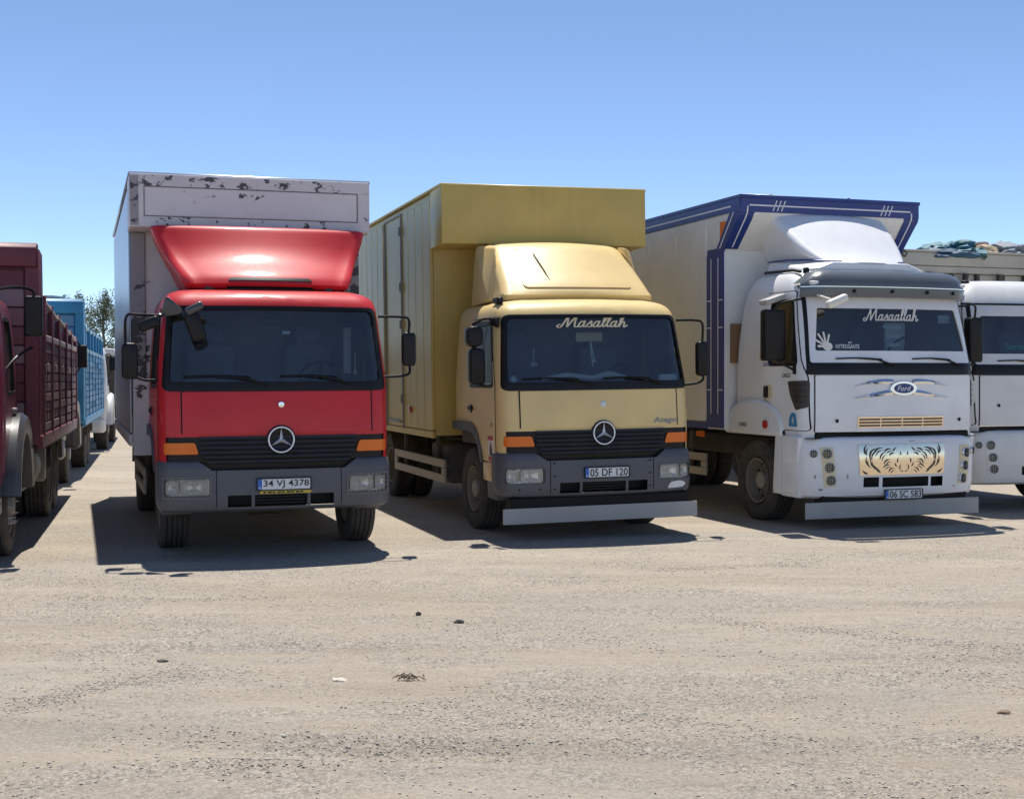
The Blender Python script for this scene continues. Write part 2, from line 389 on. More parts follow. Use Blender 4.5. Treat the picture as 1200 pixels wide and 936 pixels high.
def make_ground():
    xs = np.concatenate([[-3000, -900, -300, -120, -60, -35, -22], np.arange(-14, 14.01, .075), [22, 35, 60, 120, 300, 900, 3000]])
    ys = np.concatenate([[-3000, -600, -100, -20, -5, 0, 2], np.arange(3.2, 13, .06), np.arange(13, 30, .35), [32, 36, 42, 50, 65, 90, 140, 250, 500, 1200, 4000]])
    X, Y = np.meshgrid(xs, ys); Z = ground_h(X, Y)
    Z[(np.abs(X) > 14.1)] *= 0
    ny, nx = X.shape
    me = bpy.data.meshes.new('ground'); idx = np.arange(nx * ny).reshape(ny, nx)
    F = np.stack([idx[:-1, :-1], idx[:-1, 1:], idx[1:, 1:], idx[1:, :-1]], -1).reshape(-1, 4)
    me.vertices.add(nx * ny); me.vertices.foreach_set('co', np.stack([X, Y, Z], -1).reshape(-1))
    me.loops.add(F.size); me.loops.foreach_set('vertex_index', F.reshape(-1).astype(np.int32))
    me.polygons.add(len(F)); me.polygons.foreach_set('loop_start', np.arange(0, F.size, 4, dtype=np.int32))
    me.update(calc_edges=True); me.shade_smooth()
    m, t, b = new_mat('dirt'); tc = t.nodes.new('ShaderNodeTexCoord').outputs['Object']
    st = scaled(t, tc, (.33, 1.0, 1.0))
    big = noise(t, st, .55, 6, .6, .6); mid = noise(t, st, 3.2, 8, .66); fine = noise(t, tc, 36, 8, .75); fin2 = noise(t, tc, 150, 4, .7)
    c = mixc(t, mrange(t, big, .32, .68), (.41, .345, .265), (.54, .475, .385))
    bands = noise(t, scaled(t, rotz(t, tc, .10), (.10, 1, 1)), 1.5, 5, .6, .3)
    c = mixc(t, mrange(t, bands, .42, .66, 0, .85), c, (.33, .275, .21))
    c = mixc(t, mrange(t, mid, .35, .75, 0, .75), c, (.44, .37, .29))
    grav = mrange(t, noise(t, scaled(t, tc, (.42, 1, 1)), .8, 7, .68, .9), .50, .66)
    c = mixc(t, math_(t, 'MULTIPLY', grav, .62), c, (.36, .335, .30))
    sp = mrange(t, fine, .52, .70)
    c = mixc(t, math_(t, 'MULTIPLY', sp, .55), c, (.22, .19, .16))
    c = mixc(t, mrange(t, fin2, .56, .74, 0, .45), c, (.62, .56, .47))
    vo = N(t, 'ShaderNodeTexVoronoi'); vo.inputs['Scale'].default_value = 62; t.links.new(tc, vo.inputs['Vector'])
    dots = math_(t, 'MULTIPLY', mrange(t, vo.outputs['Distance'], .16, .30, 1, 0), mrange(t, noise(t, tc, 2.3, 5, .7), .48, .66, .05, .8))
    c = mixc(t, math_(t, 'MULTIPLY', dots, .7), c, (.17, .15, .13))
    t.links.new(c, b.inputs['Base Color']); b.inputs['Roughness'].default_value = .95; b.inputs['Specular IOR Level'].default_value = .15
    pv = N(t, 'ShaderNodeTexVoronoi'); pv.inputs['Scale'].default_value = 85; t.links.new(tc, pv.inputs['Vector'])
    pw = N(t, 'ShaderNodeTexVoronoi'); pw.inputs['Scale'].default_value = 34; t.links.new(tc, pw.inputs['Vector'])
    def cellcol(v, lo, hi):
        sp_ = t.nodes.new('ShaderNodeSeparateColor'); t.links.new(v.outputs['Color'], sp_.inputs[0])
        return mixc(t, sp_.outputs[0], lo, hi), sp_.outputs[1]
    gm = mrange(t, noise(t, scaled(t, tc, (.5, 1, 1)), 1.1, 8, .7, 1.2), .44, .64)
    c1, r1 = cellcol(pv, (.17, .145, .12), (.64, .58, .49)); c2, r2 = cellcol(pw, (.22, .195, .165), (.62, .57, .49))
    c = mixc(t, math_(t, 'ADD', math_(t, 'MULTIPLY', gm, .55), .20), c, c1)
    c = mixc(t, math_(t, 'MULTIPLY', mrange(t, r2, .72, .80), math_(t, 'ADD', math_(t, 'MULTIPLY', gm, .6), .08)), c, c2)
    t.links.new(c, b.inputs['Base Color'])
    hsum = math_(t, 'ADD', math_(t, 'MULTIPLY', fine, .5), math_(t, 'ADD', math_(t, 'MULTIPLY', mid, 1.2), math_(t, 'ADD', math_(t, 'MULTIPLY', fin2, .22), math_(t, 'MULTIPLY', math_(t, 'MULTIPLY', r1, gm), .25))))
    bn = t.nodes.new('ShaderNodeBump'); bn.inputs['Strength'].default_value = 1.0; bn.inputs['Distance'].default_value = .035
    t.links.new(hsum, bn.inputs['Height']); t.links.new(bn.outputs[0], b.inputs['Normal'])
    me.materials.append(m)
    o = bpy.data.objects.new('ground', me); COL.objects.link(o); o['kind'] = 'structure'; return o
make_ground()
TRACKS = [[(1.47, 9.42), (1.97, 9.16), (2.42, 8.85), (2.86, 8.59), (3.33, 8.3)], [(-0.28, 7.26), (0.23, 7.06), (0.62, 6.81), (1.07, 6.54), (1.53, 6.15)], [(-2.74, 6.78), (-2.5, 7.1), (-2.25, 7.5), (-1.86, 7.72)], [(1.25, 11.95), (2.06, 12.17), (2.91, 12.39)], [(-1.36, 5.79), (-0.94, 5.98), (-0.52, 6.15), (0.0, 6.12)], [(-3.68, 10.45), (-2.82, 10.29), (-1.84, 10.45)]]
def stones_stuff(name, n, col, smin, smax, seed, label, near=True):
    r = np.random.default_rng(seed)
    base = np.array([(0, 0, 1), (1, 0, 0), (.31, .95, 0), (-.81, .59, 0), (-.81, -.59, 0), (.31, -.95, 0), (0, 0, -.6)], float)
    tri = np.array([(0, 1, 2), (0, 2, 3), (0, 3, 4), (0, 4, 5), (0, 5, 1), (6, 2, 1), (6, 3, 2), (6, 4, 3), (6, 5, 4), (6, 1, 5)])
    u = r.random(n * 4); y = 4.6 * (14.5 / 4.6) ** u; x = (r.random(n * 4) - .5) * (y * .92 + 1)
    dens = .5 + .5 * np.sin(x * .8 + 2 * np.sin(y * .9 + seed)) * np.sin(y * 1.9 + 1.5 * np.sin(x * .5 + seed)) + .25 * np.sin(x * 3.1 + y * 5)
    keep = r.random(n * 4) < np.clip(dens, .06, 1) ** 2 * .8
    x, y = x[keep][:n], y[keep][:n]
    for pts in TRACKS:
        m = int(n * .035); q = r.random(m) * (len(pts) - 1); i = np.minimum(q.astype(int), len(pts) - 2); f = q - i; pa = np.array(pts, float)
        x = np.append(x, pa[i, 0] + (pa[i + 1, 0] - pa[i, 0]) * f + r.normal(size=m) * .09); y = np.append(y, pa[i, 1] + (pa[i + 1, 1] - pa[i, 1]) * f + r.normal(size=m) * .09)
    k = len(x)
    s = smin * (smax / smin) ** (r.random(k) ** 2.2)
    P = base[None] * (1 + .5 * (r.random((k, 7, 3)) - .5)); P[:, :, 2] *= .45
    a = r.random(k) * 6.283; ca, sa = np.cos(a)[:, None], np.sin(a)[:, None]
    X = (P[:, :, 0] * ca - P[:, :, 1] * sa * .75) * s[:, None] + x[:, None]; Y = (P[:, :, 0] * sa + P[:, :, 1] * ca * .75) * s[:, None] + y[:, None]
    Z = P[:, :, 2] * s[:, None] + (ground_h(x, y) + s * .18)[:, None]
    co = np.stack([X, Y, Z], -1).reshape(-1); F = (tri[None] + 7 * np.arange(k)[:, None, None]).reshape(-1, 3)
    me = bpy.data.meshes.new(name); me.vertices.add(k * 7); me.vertices.foreach_set('co', co)
    me.loops.add(F.size); me.loops.foreach_set('vertex_index', F.reshape(-1).astype(np.int32)); me.polygons.add(len(F))
    me.polygons.foreach_set('loop_start', np.arange(0, F.size, 3, dtype=np.int32)); me.update(calc_edges=True)
    me.materials.append(plain(name + '_stone', col, .9, spec=.2))
    o = bpy.data.objects.new(name, me); COL.objects.link(o); o['kind'] = 'stuff'; tag(o, label, 'gravel')
stones_stuff('gravel', 20000, (.34, .31, .27), .0025, .009, 3, 'grey gravel scattered over the dirt yard')
stones_stuff('pale_gravel', 15000, (.56, .51, .44), .0025, .011, 11, 'pale crushed stone bits in the dirt yard')
stones_stuff('dark_gravel', 1400, (.17, .15, .13), .0025, .010, 23, 'dark brown stone chips in the dirt yard')
# ================================================================ shared vehicle parts
class Cab:
    def __init__(s, secs, yb, rb=.07):
        s.T = np.array(secs, float); s.yb = yb; s.rb = rb
        z = s.T[:, 0]; s.m = []
        for k in range(1, 5):
            v = s.T[:, k]; d = np.diff(v) / np.diff(z); m = np.zeros(len(z)); m[0], m[-1] = d[0], d[-1]
            for i in range(1, len(z) - 1): m[i] = 0 if d[i - 1] * d[i] <= 0 else 2 * d[i - 1] * d[i] / (d[i - 1] + d[i])
            s.m.append(m)
    def at(s, z):
        t = s.T[:, 0]; z = min(max(z, t[0]), t[-1]); i = min(max(int(np.searchsorted(t, z)) - 1, 0), len(t) - 2)
        h = t[i + 1] - t[i]; u = (z - t[i]) / h; r = []
        for k in range(4):
            a, b = s.T[i, k + 1], s.T[i + 1, k + 1]; ma, mb = s.m[k][i] * h, s.m[k][i + 1] * h
            r.append((2 * u**3 - 3 * u**2 + 1) * a + (u**3 - 2 * u**2 + u) * ma + (-2 * u**3 + 3 * u**2) * b + (u**3 - u**2) * mb)
        return r                                            # W, yf, R, crown
    def fy(s, x, z):
        W, yf, R, c = s.at(z); a = min(abs(x), W - 1e-4); q = min(a, W - R); y = yf + c * (q / (W - R)) ** 2
        if a > W - R: y += R - math.sqrt(max(0, R * R - (a - W + R) ** 2))
        return y
    def sx(s, y, z):
        W, yf, R, c = s.at(z); t = R - (y - yf - c)
        return W if t <= 0 else W - R + math.sqrt(max(0, R * R - min(t, R) ** 2))
    def front(s, u, v, d): return (u, s.fy(u, v) - d, v)
    def side(s, sg): return lambda u, v, d: (sg * (s.sx(u, v) + d), u, v)
    def loop(s, z, yb=None):
        W, yf, R, c = s.at(z); yb = yb or s.yb; rb = s.rb; y0 = yf + c + R; P = []
        for i in range(5): th = math.pi / 2 * i / 4; P.append((W - rb + rb * math.sin(th), yb - rb + rb * math.cos(th)))
        for i in range(1, 11): P.append((W, yb - rb + (y0 - yb + rb) * i / 10))
        for i in range(1, 9): th = math.pi / 2 * i / 8; P.append((W - R + R * math.cos(th), y0 - R * math.sin(th)))
        for i in range(1, 11): x = (W - R) * (1 - i / 10); P.append((x, s.fy(x, z)))
        return P + [(-x, y) for x, y in P[-2::-1]]
    def body(s, bm, zs, cap=.05, ybs=None):
        q = bmesh.new(); R_ = [[q.verts.new((x, y, z)) for x, y in s.loop(z, ybs and np.interp(z, *ybs))] for z in zs]
        if cap is not None:
            L = s.loop(zs[-1], ybs and np.interp(zs[-1], *ybs)); cy = sum(p[1] for p in L) / len(L)
            for k, dz in ((.93, .35), (.8, .65), (.55, .9), (.25, 1.)): R_.append([q.verts.new((x * k, cy + (y - cy) * k, zs[-1] + cap * dz)) for x, y in L])
        n = len(R_[0])
        for A, C in zip(R_, R_[1:]):
            for i in range(n): q.faces.new((A[i], A[(i + 1) % n], C[(i + 1) % n], C[i]))
        if cap is not None: q.faces.new(R_[-1])
        bmesh.ops.recalc_face_normals(q, faces=q.faces); merge(bm, q); return bm
def zlist(a, b, n): return [a + (b - a) * i / n for i in range(n + 1)]
TYRE = {}
def wheel(parent, x, y, r, s, wdt=.28, rimmat=None, dual=False, z=None, dish=.0, spikes=False):
    """s = -1 / +1: which way the outer face looks"""
    rimmat = rimmat or darkrim; rr = r * .56; k = wdt / 2
    b = B(); rim = [(-k * .8, rr * .98), (k * .75, rr * .98), (k * .9, rr), (k * .86, rr * .93), (k * .5, rr * .88), (k * (.1 - dish), rr * .80), (k * (.05 - dish), rr * .55), (k * (.35 - dish), rr * .50), (k * (.38 - dish), rr * .42)]
    lathe(b, rim, seg=40)
    o = link('wheel', b, rimmat, parent)
    b = B(); pr = []
    for a, q in ((-.78, .58), (-1.0, .66), (-1.04, .80), (-1.0, .92), (-.9, .975), (-.82, .992)): pr.append((a * k, q * r))
    for g in (-.55, -.18, .18, .55):
        pr += [((g - .13) * k, r * .999), ((g - .045) * k, r), ((g - .04) * k, r * .972), ((g + .04) * k, r * .972), ((g + .045) * k, r)]
    for a, q in ((.82, .992), (.9, .975), (1.0, .92), (1.04, .80), (1.0, .66), (.78, .58)): pr.append((a * k, q * r))
    lathe(b, pr, seg=56, cap=False); link('tyre', b, tyrem, o, 30)
    b = B(); lathe(b, [(k * (.2 - dish), rr * .40), (k * (.75 - dish), rr * .38), (k * (.85 - dish), rr * .30), (k * (.86 - dish), rr * .02)], seg=24)
    for i in range(10):
        th = i * math.pi / 5; lathe(b, [(k * (.0 - dish), .017), (k * (.0 - dish) + .045, .016), (k * (.0 - dish) + .05, .009)], (0, rr * .66 * math.cos(th), rr * .66 * math.sin(th)), seg=6)
    link('hub', b, steel, o)
    if not dual:
        t = B(); bmesh.ops.create_circle(t, cap_ends=True, segments=10, radius=1, matrix=Matrix.Rotation(math.pi / 2, 4, 'Y') @ Matrix.Diagonal((.042, .028, 1, 1)))
        h0 = link('hand_hole', t, rub, o)
        for i in range(10):
            th = (i + .5) * math.pi / 5; hh = h0 if i == 0 else inst(h0, o)
            hh.location = (k * (.10 - dish) + .012, rr * .81 * math.cos(th), rr * .81 * math.sin(th)); hh.rotation_euler = (th, 0, 0)
    if spikes:
        t = B(); lathe(t, [(0, .022), (.03, .020), (.10, .004)], (0, 0, 0), 'x', 8); n0 = link('nut_cover', t, skirtm, o)
        for i in range(10):
            th = i * math.pi / 5; nn = n0 if i == 0 else inst(n0, o); nn.location = (k * (.02 - dish) + .04, rr * .66 * math.cos(th), rr * .66 * math.sin(th))
    o.location = (x, y, (r if z is None else z) - .010); o.rotation_euler = (rng.random() * 6, 0, 0 if s > 0 else math.pi)
    if dual: b = B(); lathe(b, pr, seg=40, cap=False); d = link('inner_tyre', b, tyrem, o, 30); d.location = (-wdt * 1.12, 0, 0)
    return o
def plate(parent, cx, cz, w, h, s, y, blue=True, strip=False, sf=None, gap=(0,)):
    sf = flat_y(y); b = B(); box(b, cx - w / 2, cx + w / 2, y - .006, y + .012, cz - h / 2, cz + h / 2, .002)
    o = link('number_plate', b, platew, parent)
    b = B(); patch(b, rect(cx - w / 2 + .006, cx - w / 2 + .048, cz - h / 2 + .006, cz + h / 2 - .006), sf, .009, .002, 1); link('blue_band', b, plateb, o)
    b = B(); text(b, 'TR', cx - w / 2 + .027, cz - h * .3, .026, .022, sf, .0105); link('country_letters', b, platew, o)
    b = B(); text(b, s, cx + .022, cz, w - .085, h * .70, sf, .009); link('plate_lettering', b, platek, o)
    b = B(); I = rpoly(rect(cx - w / 2 + .008, cx + w / 2 - .008, cz - h / 2 + .008, cz + h / 2 - .008), .01, 2); O = rpoly(rect(cx - w / 2 - .003, cx + w / 2 + .003, cz - h / 2 - .003, cz + h / 2 + .003), .01, 2)
    ring(b, O, I, sf, .011, .016, 1); link('plate_frame', b, blackp, o)
    if strip:
        b = B(); box(b, cx - w / 2 + .03, cx + w / 2, y - .008, y + .01, cz - h / 2 - .032, cz - h / 2 - .004, .002); q = link('yellow_strip', b, platey, o)
        b = B()
        for i in range(9): x0 = cx - w / 2 + .06 + i * .045; patch(b, rect(x0, x0 + .028 + .01 * (i % 2), cz - h / 2 - .026, cz - h / 2 - .011), sf, .0095, .001, 1)
        link('strip_lettering', b, platek, q)
    return o
def star(parent, cx, cz, r, y, dish=True):
    b = B(); lathe(b, [(y + .05, r * 1.16), (y + .012, r * 1.16), (y + .004, r * 1.08), (y + .012, r * .98), (y + .014, r * .02)], (cx, 0, cz), 'y', 40)
    o = link('star_emblem', b, blackp, parent)
    b = B(); t = bmesh.new(); n = 48; k = 8; rt = r * .065
    R_ = [[t.verts.new((cx + (r + rt * math.cos(q)) * math.sin(a), y - .004 - rt * .8 * math.sin(q), cz + (r + rt * math.cos(q)) * math.cos(a))) for q in [2 * math.pi * j / k for j in range(k)]] for a in [2 * math.pi * i / n for i in range(n)]]
    for i in range(n):
        for j in range(k): t.faces.new((R_[i][j], R_[(i + 1) % n][j], R_[(i + 1) % n][(j + 1) % k], R_[i][(j + 1) % k]))
    bmesh.ops.recalc_face_normals(t, faces=t.faces); merge(b, t); link('star_ring', b, silver, o)
    b = B()
    for i in range(3):
        a = 2 * math.pi * i / 3; tip = (math.sin(a), math.cos(a)); t = bmesh.new(); c = t.verts.new((cx, y - .022, cz))
        T_ = t.verts.new((cx + tip[0] * r, y - .004, cz + tip[1] * r)); q = [t.verts.new((cx + math.sin(a + e) * r * .17, y + .002, cz + math.cos(a + e) * r * .17)) for e in (math.pi / 3, -math.pi / 3)]
        t.faces.new((c, q[0], T_)); t.faces.new((c, T_, q[1])); t.faces.new((q[0], q[1], T_)); bmesh.ops.recalc_face_normals(t, faces=t.faces); merge(b, t)
    link('three_point_star', b, silver, o, 10)
def mirror(parent, x0, x1, z0, z1, y, arm_pts, kind='mirror', extra=None, thick=.11, rad=.05):
    b = B(); P = rpoly(rect(x0, x1, z0, z1), rad, 5); prism(b, P, 'y', y - thick * .35, y + thick * .55, .02, 3)
    o = link(kind, b, blackp, parent)
    b = B(); patch(b, rpoly(rect(x0 + .018, x1 - .018, z0 + .02, z1 - .02), rad * .8, 4), lambda u, v, d: (u, y + thick * .55 + d, v), .003, .004, 2); link('mirror_glass', b, chrome, o)
    for pts in arm_pts: b = B(); tube(b, pts, .014, 8, 5); link('mirror_arm', b, blackp, o)
    return o
def wiper(parent, cab, x0, x1, z0, z1, mat=None):
    """arm from pivot (x0,z0) to the blade ending at (x1,z1)"""
    b = B(); f = lambda x, z, d: Vector(cab.front(x, z, d))
    tube(b, [f(x0, z0, .03), f(x0 + (x1 - x0) * .3, z0 + (z1 - z0) * .85, .05), f(x0 + (x1 - x0) * .62, z1, .045)], [.013, .011, .007], 6)
    o = link('wiper', b, rub, parent)
    b = B(); tube(b, [f(x0 + (x1 - x0) * .2, z1 - .012, .022), f(x0 + (x1 - x0) * .6, z1 + .004, .026), f(x1, z1 - .004, .022)], .009, 6, 4); link('blade', b, rub, o)
def chassis(parent, y0, y1, z=.80, axles=(), w=.42, wr=.48, mud=True):
    for s in (-1, 1):
        b = B(); box(b, s * w - .045, s * w + .045, y0, y1, z - .13, z + .13, .01); link('chassis_rail', b, frame, parent)
    for y in axles:
        b = B(); lathe(b, [(-.95, .07), (-.3, .075), (-.16, .17), (.16, .17), (.3, .075), (.95, .07)], (0, y, wr), 'x', 14); link('axle', b, frame, parent)
    for i, y in enumerate(np.arange(y0 + .4, y1, 1.1)):
        b = B(); box(b, -w, w, y - .04, y + .04, z - .1, z + .1, .01); link('cross_member', b, frame, parent)
def interior(parent, cab, zf, zt, wi, y0=.45, y1=1.75, ws=True, dash=None, seats=True, dz=1.68, wins=None):
    b = B(); q = bmesh.new()
    box(q, -wi, wi, y0, y1, zf, zt); bmesh.ops.delete(q, geom=[f for f in q.faces if f.normal.y < -.5], context='FACES')
    if wins: cut(q, wins, 'x')
    merge(b, q); o = link('interior_lining', b, trimgrey, parent)
    b = B(); prism(b, rpoly([(.22, dz - .02), (.40, dz + .03), (.62, dz), (.68, dz - .25), (.6, zf), (.25, zf)], .04, 3), 'x', -wi + .03, wi - .03, .015); d = link('dashboard', b, dash or trimgrey, parent)
    if seats:
        for x in (-.52, .52):
            b = B(); box(b, x - .27, x + .27, .95, 1.5, zf, zf + .36, .07, 3); box(b, x - .26, x + .26, 1.38, 1.58, zf + .25, zf + .93, .08, 3); box(b, x - .14, x + .14, 1.42, 1.55, zf + .92, zf + 1.12, .05, 3); link('seat', b, cloth, parent)
    b = B(); t = bmesh.new(); n, k = 36, 6; M = Matrix.Translation((.52, .72, dz + .05)) @ Matrix.Rotation(math.radians(-58), 4, 'X')
    R_ = [[t.verts.new(M @ Vector(((.22 + .016 * math.cos(q)) * math.cos(a), (.22 + .016 * math.cos(q)) * math.sin(a), .016 * math.sin(q)))) for q in [2 * math.pi * j / k for j in range(k)]] for a in [2 * math.pi * i / n for i in range(n)]]
    for i in range(n):
        for j in range(k): t.faces.new((R_[i][j], R_[(i + 1) % n][j], R_[(i + 1) % n][(j + 1) % k], R_[i][(j + 1) % k]))
    merge(b, t); tube(b, [M @ Vector((-.21, 0, 0)), M @ Vector((0, .0, -.03)), M @ Vector((.21, 0, 0))], .018, 6); tube(b, [M @ Vector((0, -.21, 0)), M @ Vector((0, 0, -.03)), M @ Vector((0, .05, -.28))], .02, 6)
    link('steering_wheel', b, blackp, parent)
    return d
# ================================================================ round-cornered medium truck cab (red and yellow trucks)
def medium_cab(root, col, plate_txt, guard=False, strip=False, dash=None):
    C = Cab([(.80, 1.115, .07, .20, .05), (1.2, 1.125, .04, .21, .06), (1.63, 1.125, .06, .22, .07), (2.0, 1.105, .135, .22, .08), (2.40, 1.07, .225, .21, .08),
             (2.47, 1.06, .245, .21, .085), (2.54, 1.04, .29, .22, .09), (2.60, .985, .38, .24, .09), (2.635, .90, .50, .26, .09)], 2.05)
    ws = rpoly([(-1.035, 1.72), (1.035, 1.72), (.985, 2.425), (-.985, 2.425)], .06, 4)
    wso = rpoly([(-1.10, 1.628), (1.10, 1.628), (1.03, 2.462), (-1.03, 2.462)], .08, 4)
    win = rpoly([(.42, 1.70), (1.28, 1.70), (1.28, 2.36), (.62, 2.36)], .06, 3)
    arch = [(.86, .70), (.90, .86), (.99, 1.02), (1.12, 1.12), (1.28, 1.16), (2.2, 1.16), (2.2, .7)]
    b = C.body(B(), zlist(.80, 1.6, 8) + zlist(1.7, 2.4, 8) + [2.44, 2.47, 2.505, 2.54, 2.57, 2.60, 2.62, 2.635], .03)
    cut(b, ws, 'y', lambda c: c.y < .8); cut(b, win, 'x'); cut(b, arch, 'x')
    cut(b, [(-2, .7), (2, .7), (2, 1.19), (-2, 1.19)], 'y', lambda c: c.y < .3 and abs(c.x) < 1.05)
    cab = link('cab', b, col, root)
    bb = B(); box(bb, -1.05, 1.05, .25, 2.0, 1.0, 1.18); link('cab_floor', bb, frame, root)
    # windscreen
    b = B(); patch(b, ws, C.front, -.006, .006, 44, .06); wsg = link('windscreen', b, glw, root)
    b = B(); ring(b, wso, ws, C.front, .014, .034, 4); link('windscreen_seal', b, blackp, wsg)
    # bonnet panel and corner panels
    b = B(); patch(b, rpoly(rect(-.915, .925, 1.222, 1.622), .012, 2), C.front, .012, .03, 16, .08); hood = link('bonnet_panel', b, col, root)
    for x in (-.919, .929): b = B(); patch(b, rect(x - .006, x + .006, 1.222, 1.625), C.front, .0125, .012, 1, .05); link('panel_gap', b, rub, hood)
    for x, z in ((-.70, .60), (.70, .60)): pass
    # grille
    gp = [(-.66, .858), (.66, .858), (.77, .94), (1.11, .965), (1.115, 1.213), (-1.115, 1.213), (-1.11, .965), (-.77, .94)]
    b = B(); patch(b, gp, C.front, -.004, .05, 24, .04); gr = link('grille', b, blackp, root)
    for i in range(6):
        z = 1.178 - i * .046; hw = .752 - max(0, i - 3) * .03
        b = B(); q = bmesh.new(); sec = [(-.022, .006), (-.008, .030), (.012, .022), (.014, .0)]
        xs = [hw * (j / 12 - 1) for j in range(25)]; Rr = [[q.verts.new((x, C.fy(x, z) - d, z + dz)) for dz, d in sec] for x in xs]
        for A, D in zip(Rr, Rr[1:]):
            for j in range(3): q.faces.new((A[j], A[j + 1], D[j + 1], D[j]))
        bmesh.ops.recalc_face_normals(q, faces=q.faces); merge(b, q); link('grille_slat', b, slatm, gr)
    for s in (-1, 1):
        P = [(s * 1.085, 1.025), (s * .765, 1.025), (s * .80, 1.135), (s * 1.085, 1.135)]
        b = B(); patch(b, rpoly(P if s > 0 else P, .02, 3), C.front, .016, .03, 10, .05); il = link('indicator_lamp', b, orange, root)
    star(root, .015, 1.155, .122, C.fy(0, 1.15) - .035)
    # bumper
    K = Cab([(.465, 1.09, .07, .22, .05), (.49, 1.13, .02, .24, .06), (.60, 1.15, .0, .25, .06), (.86, 1.15, .0, .25, .06), (.945, 1.135, .025, .24, .06), (.965, 1.11, .06, .22, .06)], .46, .02)
    b = K.body(B(), [.465, .475, .49, .52, .56, .60, .68, .78, .86, .905, .93, .945, .955, .965], None)
    bmesh.ops.delete(b, geom=[f for f in b.faces if f.calc_center_median().y > .44 and abs(f.normal.y) > .8], context='FACES')
    q = lambda c: c.y < .5
    cut(b, [(-.78, 1.0), (-.76, .95), (-.64, .868), (.64, .868), (.76, .95), (.78, 1.0)], 'y', q)
    HL = [rpoly(rect(-1.085, -.665, .625, .785), .025, 3), rpoly(rect(.675, 1.085, .625, .785), .025, 3)]
    for P in HL: cut(b, P, 'y', q)
    for P in (rect(-.50, -.275, .51, .625), rect(-.245, .265, .51, .625), rect(.295, .53, .51, .625)): cut(b, P, 'y', q)
    bump = link('bumper', b, dgrey, root)
    b = B(); box(b, -.95, .95, .16, .3, .50, .86, .02); link('bumper_beam', b, rub, root)
    for x in (-.605, .605):
        b = B(); patch(b, rect(x - .004, x + .004, .47, .87), K.front, .002, .004, 1, .05); link('bumper_seam', b, rub, bump)
    for z in (.535, .565, .595):
        b = B(); box(b, -.24, .26, .10, .13, z - .006, z + .006); link('intake_bar', b, blackp, bump)
    for P, s in zip(HL, (-1, 1)):
        b = B(); patch(b, P, K.front, -.07, .01, 6, .05); h = link('headlight', b, lamphou, root)
        x0, x1 = min(p[0] for p in P), max(p[0] for p in P)
        for u0, u1 in ((.03, .32), (.36, .95)):
            if s > 0: u0, u1 = 1 - u1, 1 - u0
            xa, xb = x0 + (x1 - x0) * u0, x0 + (x1 - x0) * u1; cx = (xa + xb) / 2; t = bmesh.new(); R_ = []
            for k, dp in ((1., .012), (.85, .035), (.5, .058), (.15, .066)): R_.append([t.verts.new(K.front(cx + (u - cx) * k, .705 + (v - .705) * k, -dp)) for u, v in rpoly(rect(xa, xb, .637, .773), .03, 3)])
            for A, D in zip(R_, R_[1:]):
                for j in range(len(A)): t.faces.new((A[j], A[(j + 1) % len(A)], D[(j + 1) % len(A)], D[j]))
            t.faces.new(R_[-1]); bmesh.ops.recalc_face_normals(t, faces=t.faces); bb = B(); merge(bb, t); link('reflector', bb, lampref, h)
            yb2 = K.fy(cx, .7); bb = B(); lathe(bb, [(yb2 + .025, .012), (yb2 + .06, .014)], (cx, 0, .705), 'y', 8); link('bulb', bb, platew, h)
        b = B(); patch(b, P, K.front, -.006, .008, 10, .04); link('lens', b, gll, h)
        b = B(); ring(b, rpoly(rect(x0 - .012, x1 + .012, .613, .797), .03, 3), P, K.front, .004, .02, 2); link('lamp_bezel', b, dgrey, h)
        if guard:
            b = B()
            for i in range(11): x = x0 - .01 + (x1 - x0 + .02) * i / 10; tube(b, [K.front(x, .605, .016), K.front(x, .805, .016)], .0021, 4)
            for i in range(6): z = .605 + .2 * i / 5; tube(b, [K.front(x0 - .012 + (x1 - x0 + .024) * j / 8, z, .018) for j in range(9)], .0021, 4)
            link('wire_guard', b, steel, h)
    plate(root, .035, .725, .525, .118, plate_txt, K.fy(0, .72) - .012, strip=strip)
    # doors, steps, arches, side windows
    for s in (-1, 1):
        side = C.side(s)
        dp = [(.35, .845), (.855, .845), (.93, 1.0), (1.06, 1.14), (1.24, 1.19), (1.40, 1.19), (1.40, 2.44), (.66, 2.44), (.35, 1.70)]
        b = B(); patch(b, dp, side, .012, .02, 12, .06); cut(b, win, 'x'); d = link('door', b, col, root)
        b = B(); ring(b, grow(dp, .010), grow(dp, .0), side, .006, .01); link('door_gap', b, rub, d)
        b = B(); patch(b, win, side, -.01, .006, 6, .08); g = link('door_window', b, gls, d)
        wi_o = rpoly([(.37, 1.66), (1.33, 1.66), (1.33, 2.41), (.59, 2.41)], .07, 3)
        b = B(); ring(b, wi_o, win, side, .017, .03, 3); link('window_frame', b, blackp, d)
        b = B(); prism(b, rpoly(rect(1.20, 1.36, 1.40, 1.45), .015, 2), 'x', s * 1.125, s * 1.165, .008); lathe(b, [(s * 1.12, .05), (s * 1.142, .05), (s * 1.146, .04)], (0, 1.28, 1.42), 'x', 16); link('door_handle', b, blackp, d)
        out = [(.83, .82), (.88, .97), (.98, 1.12), (1.12, 1.22), (1.30, 1.26), (2.06, 1.26)]; inn = [(.90, .82), (.95, .94), (1.04, 1.06), (1.16, 1.13), (1.32, 1.155), (2.06, 1.155)]
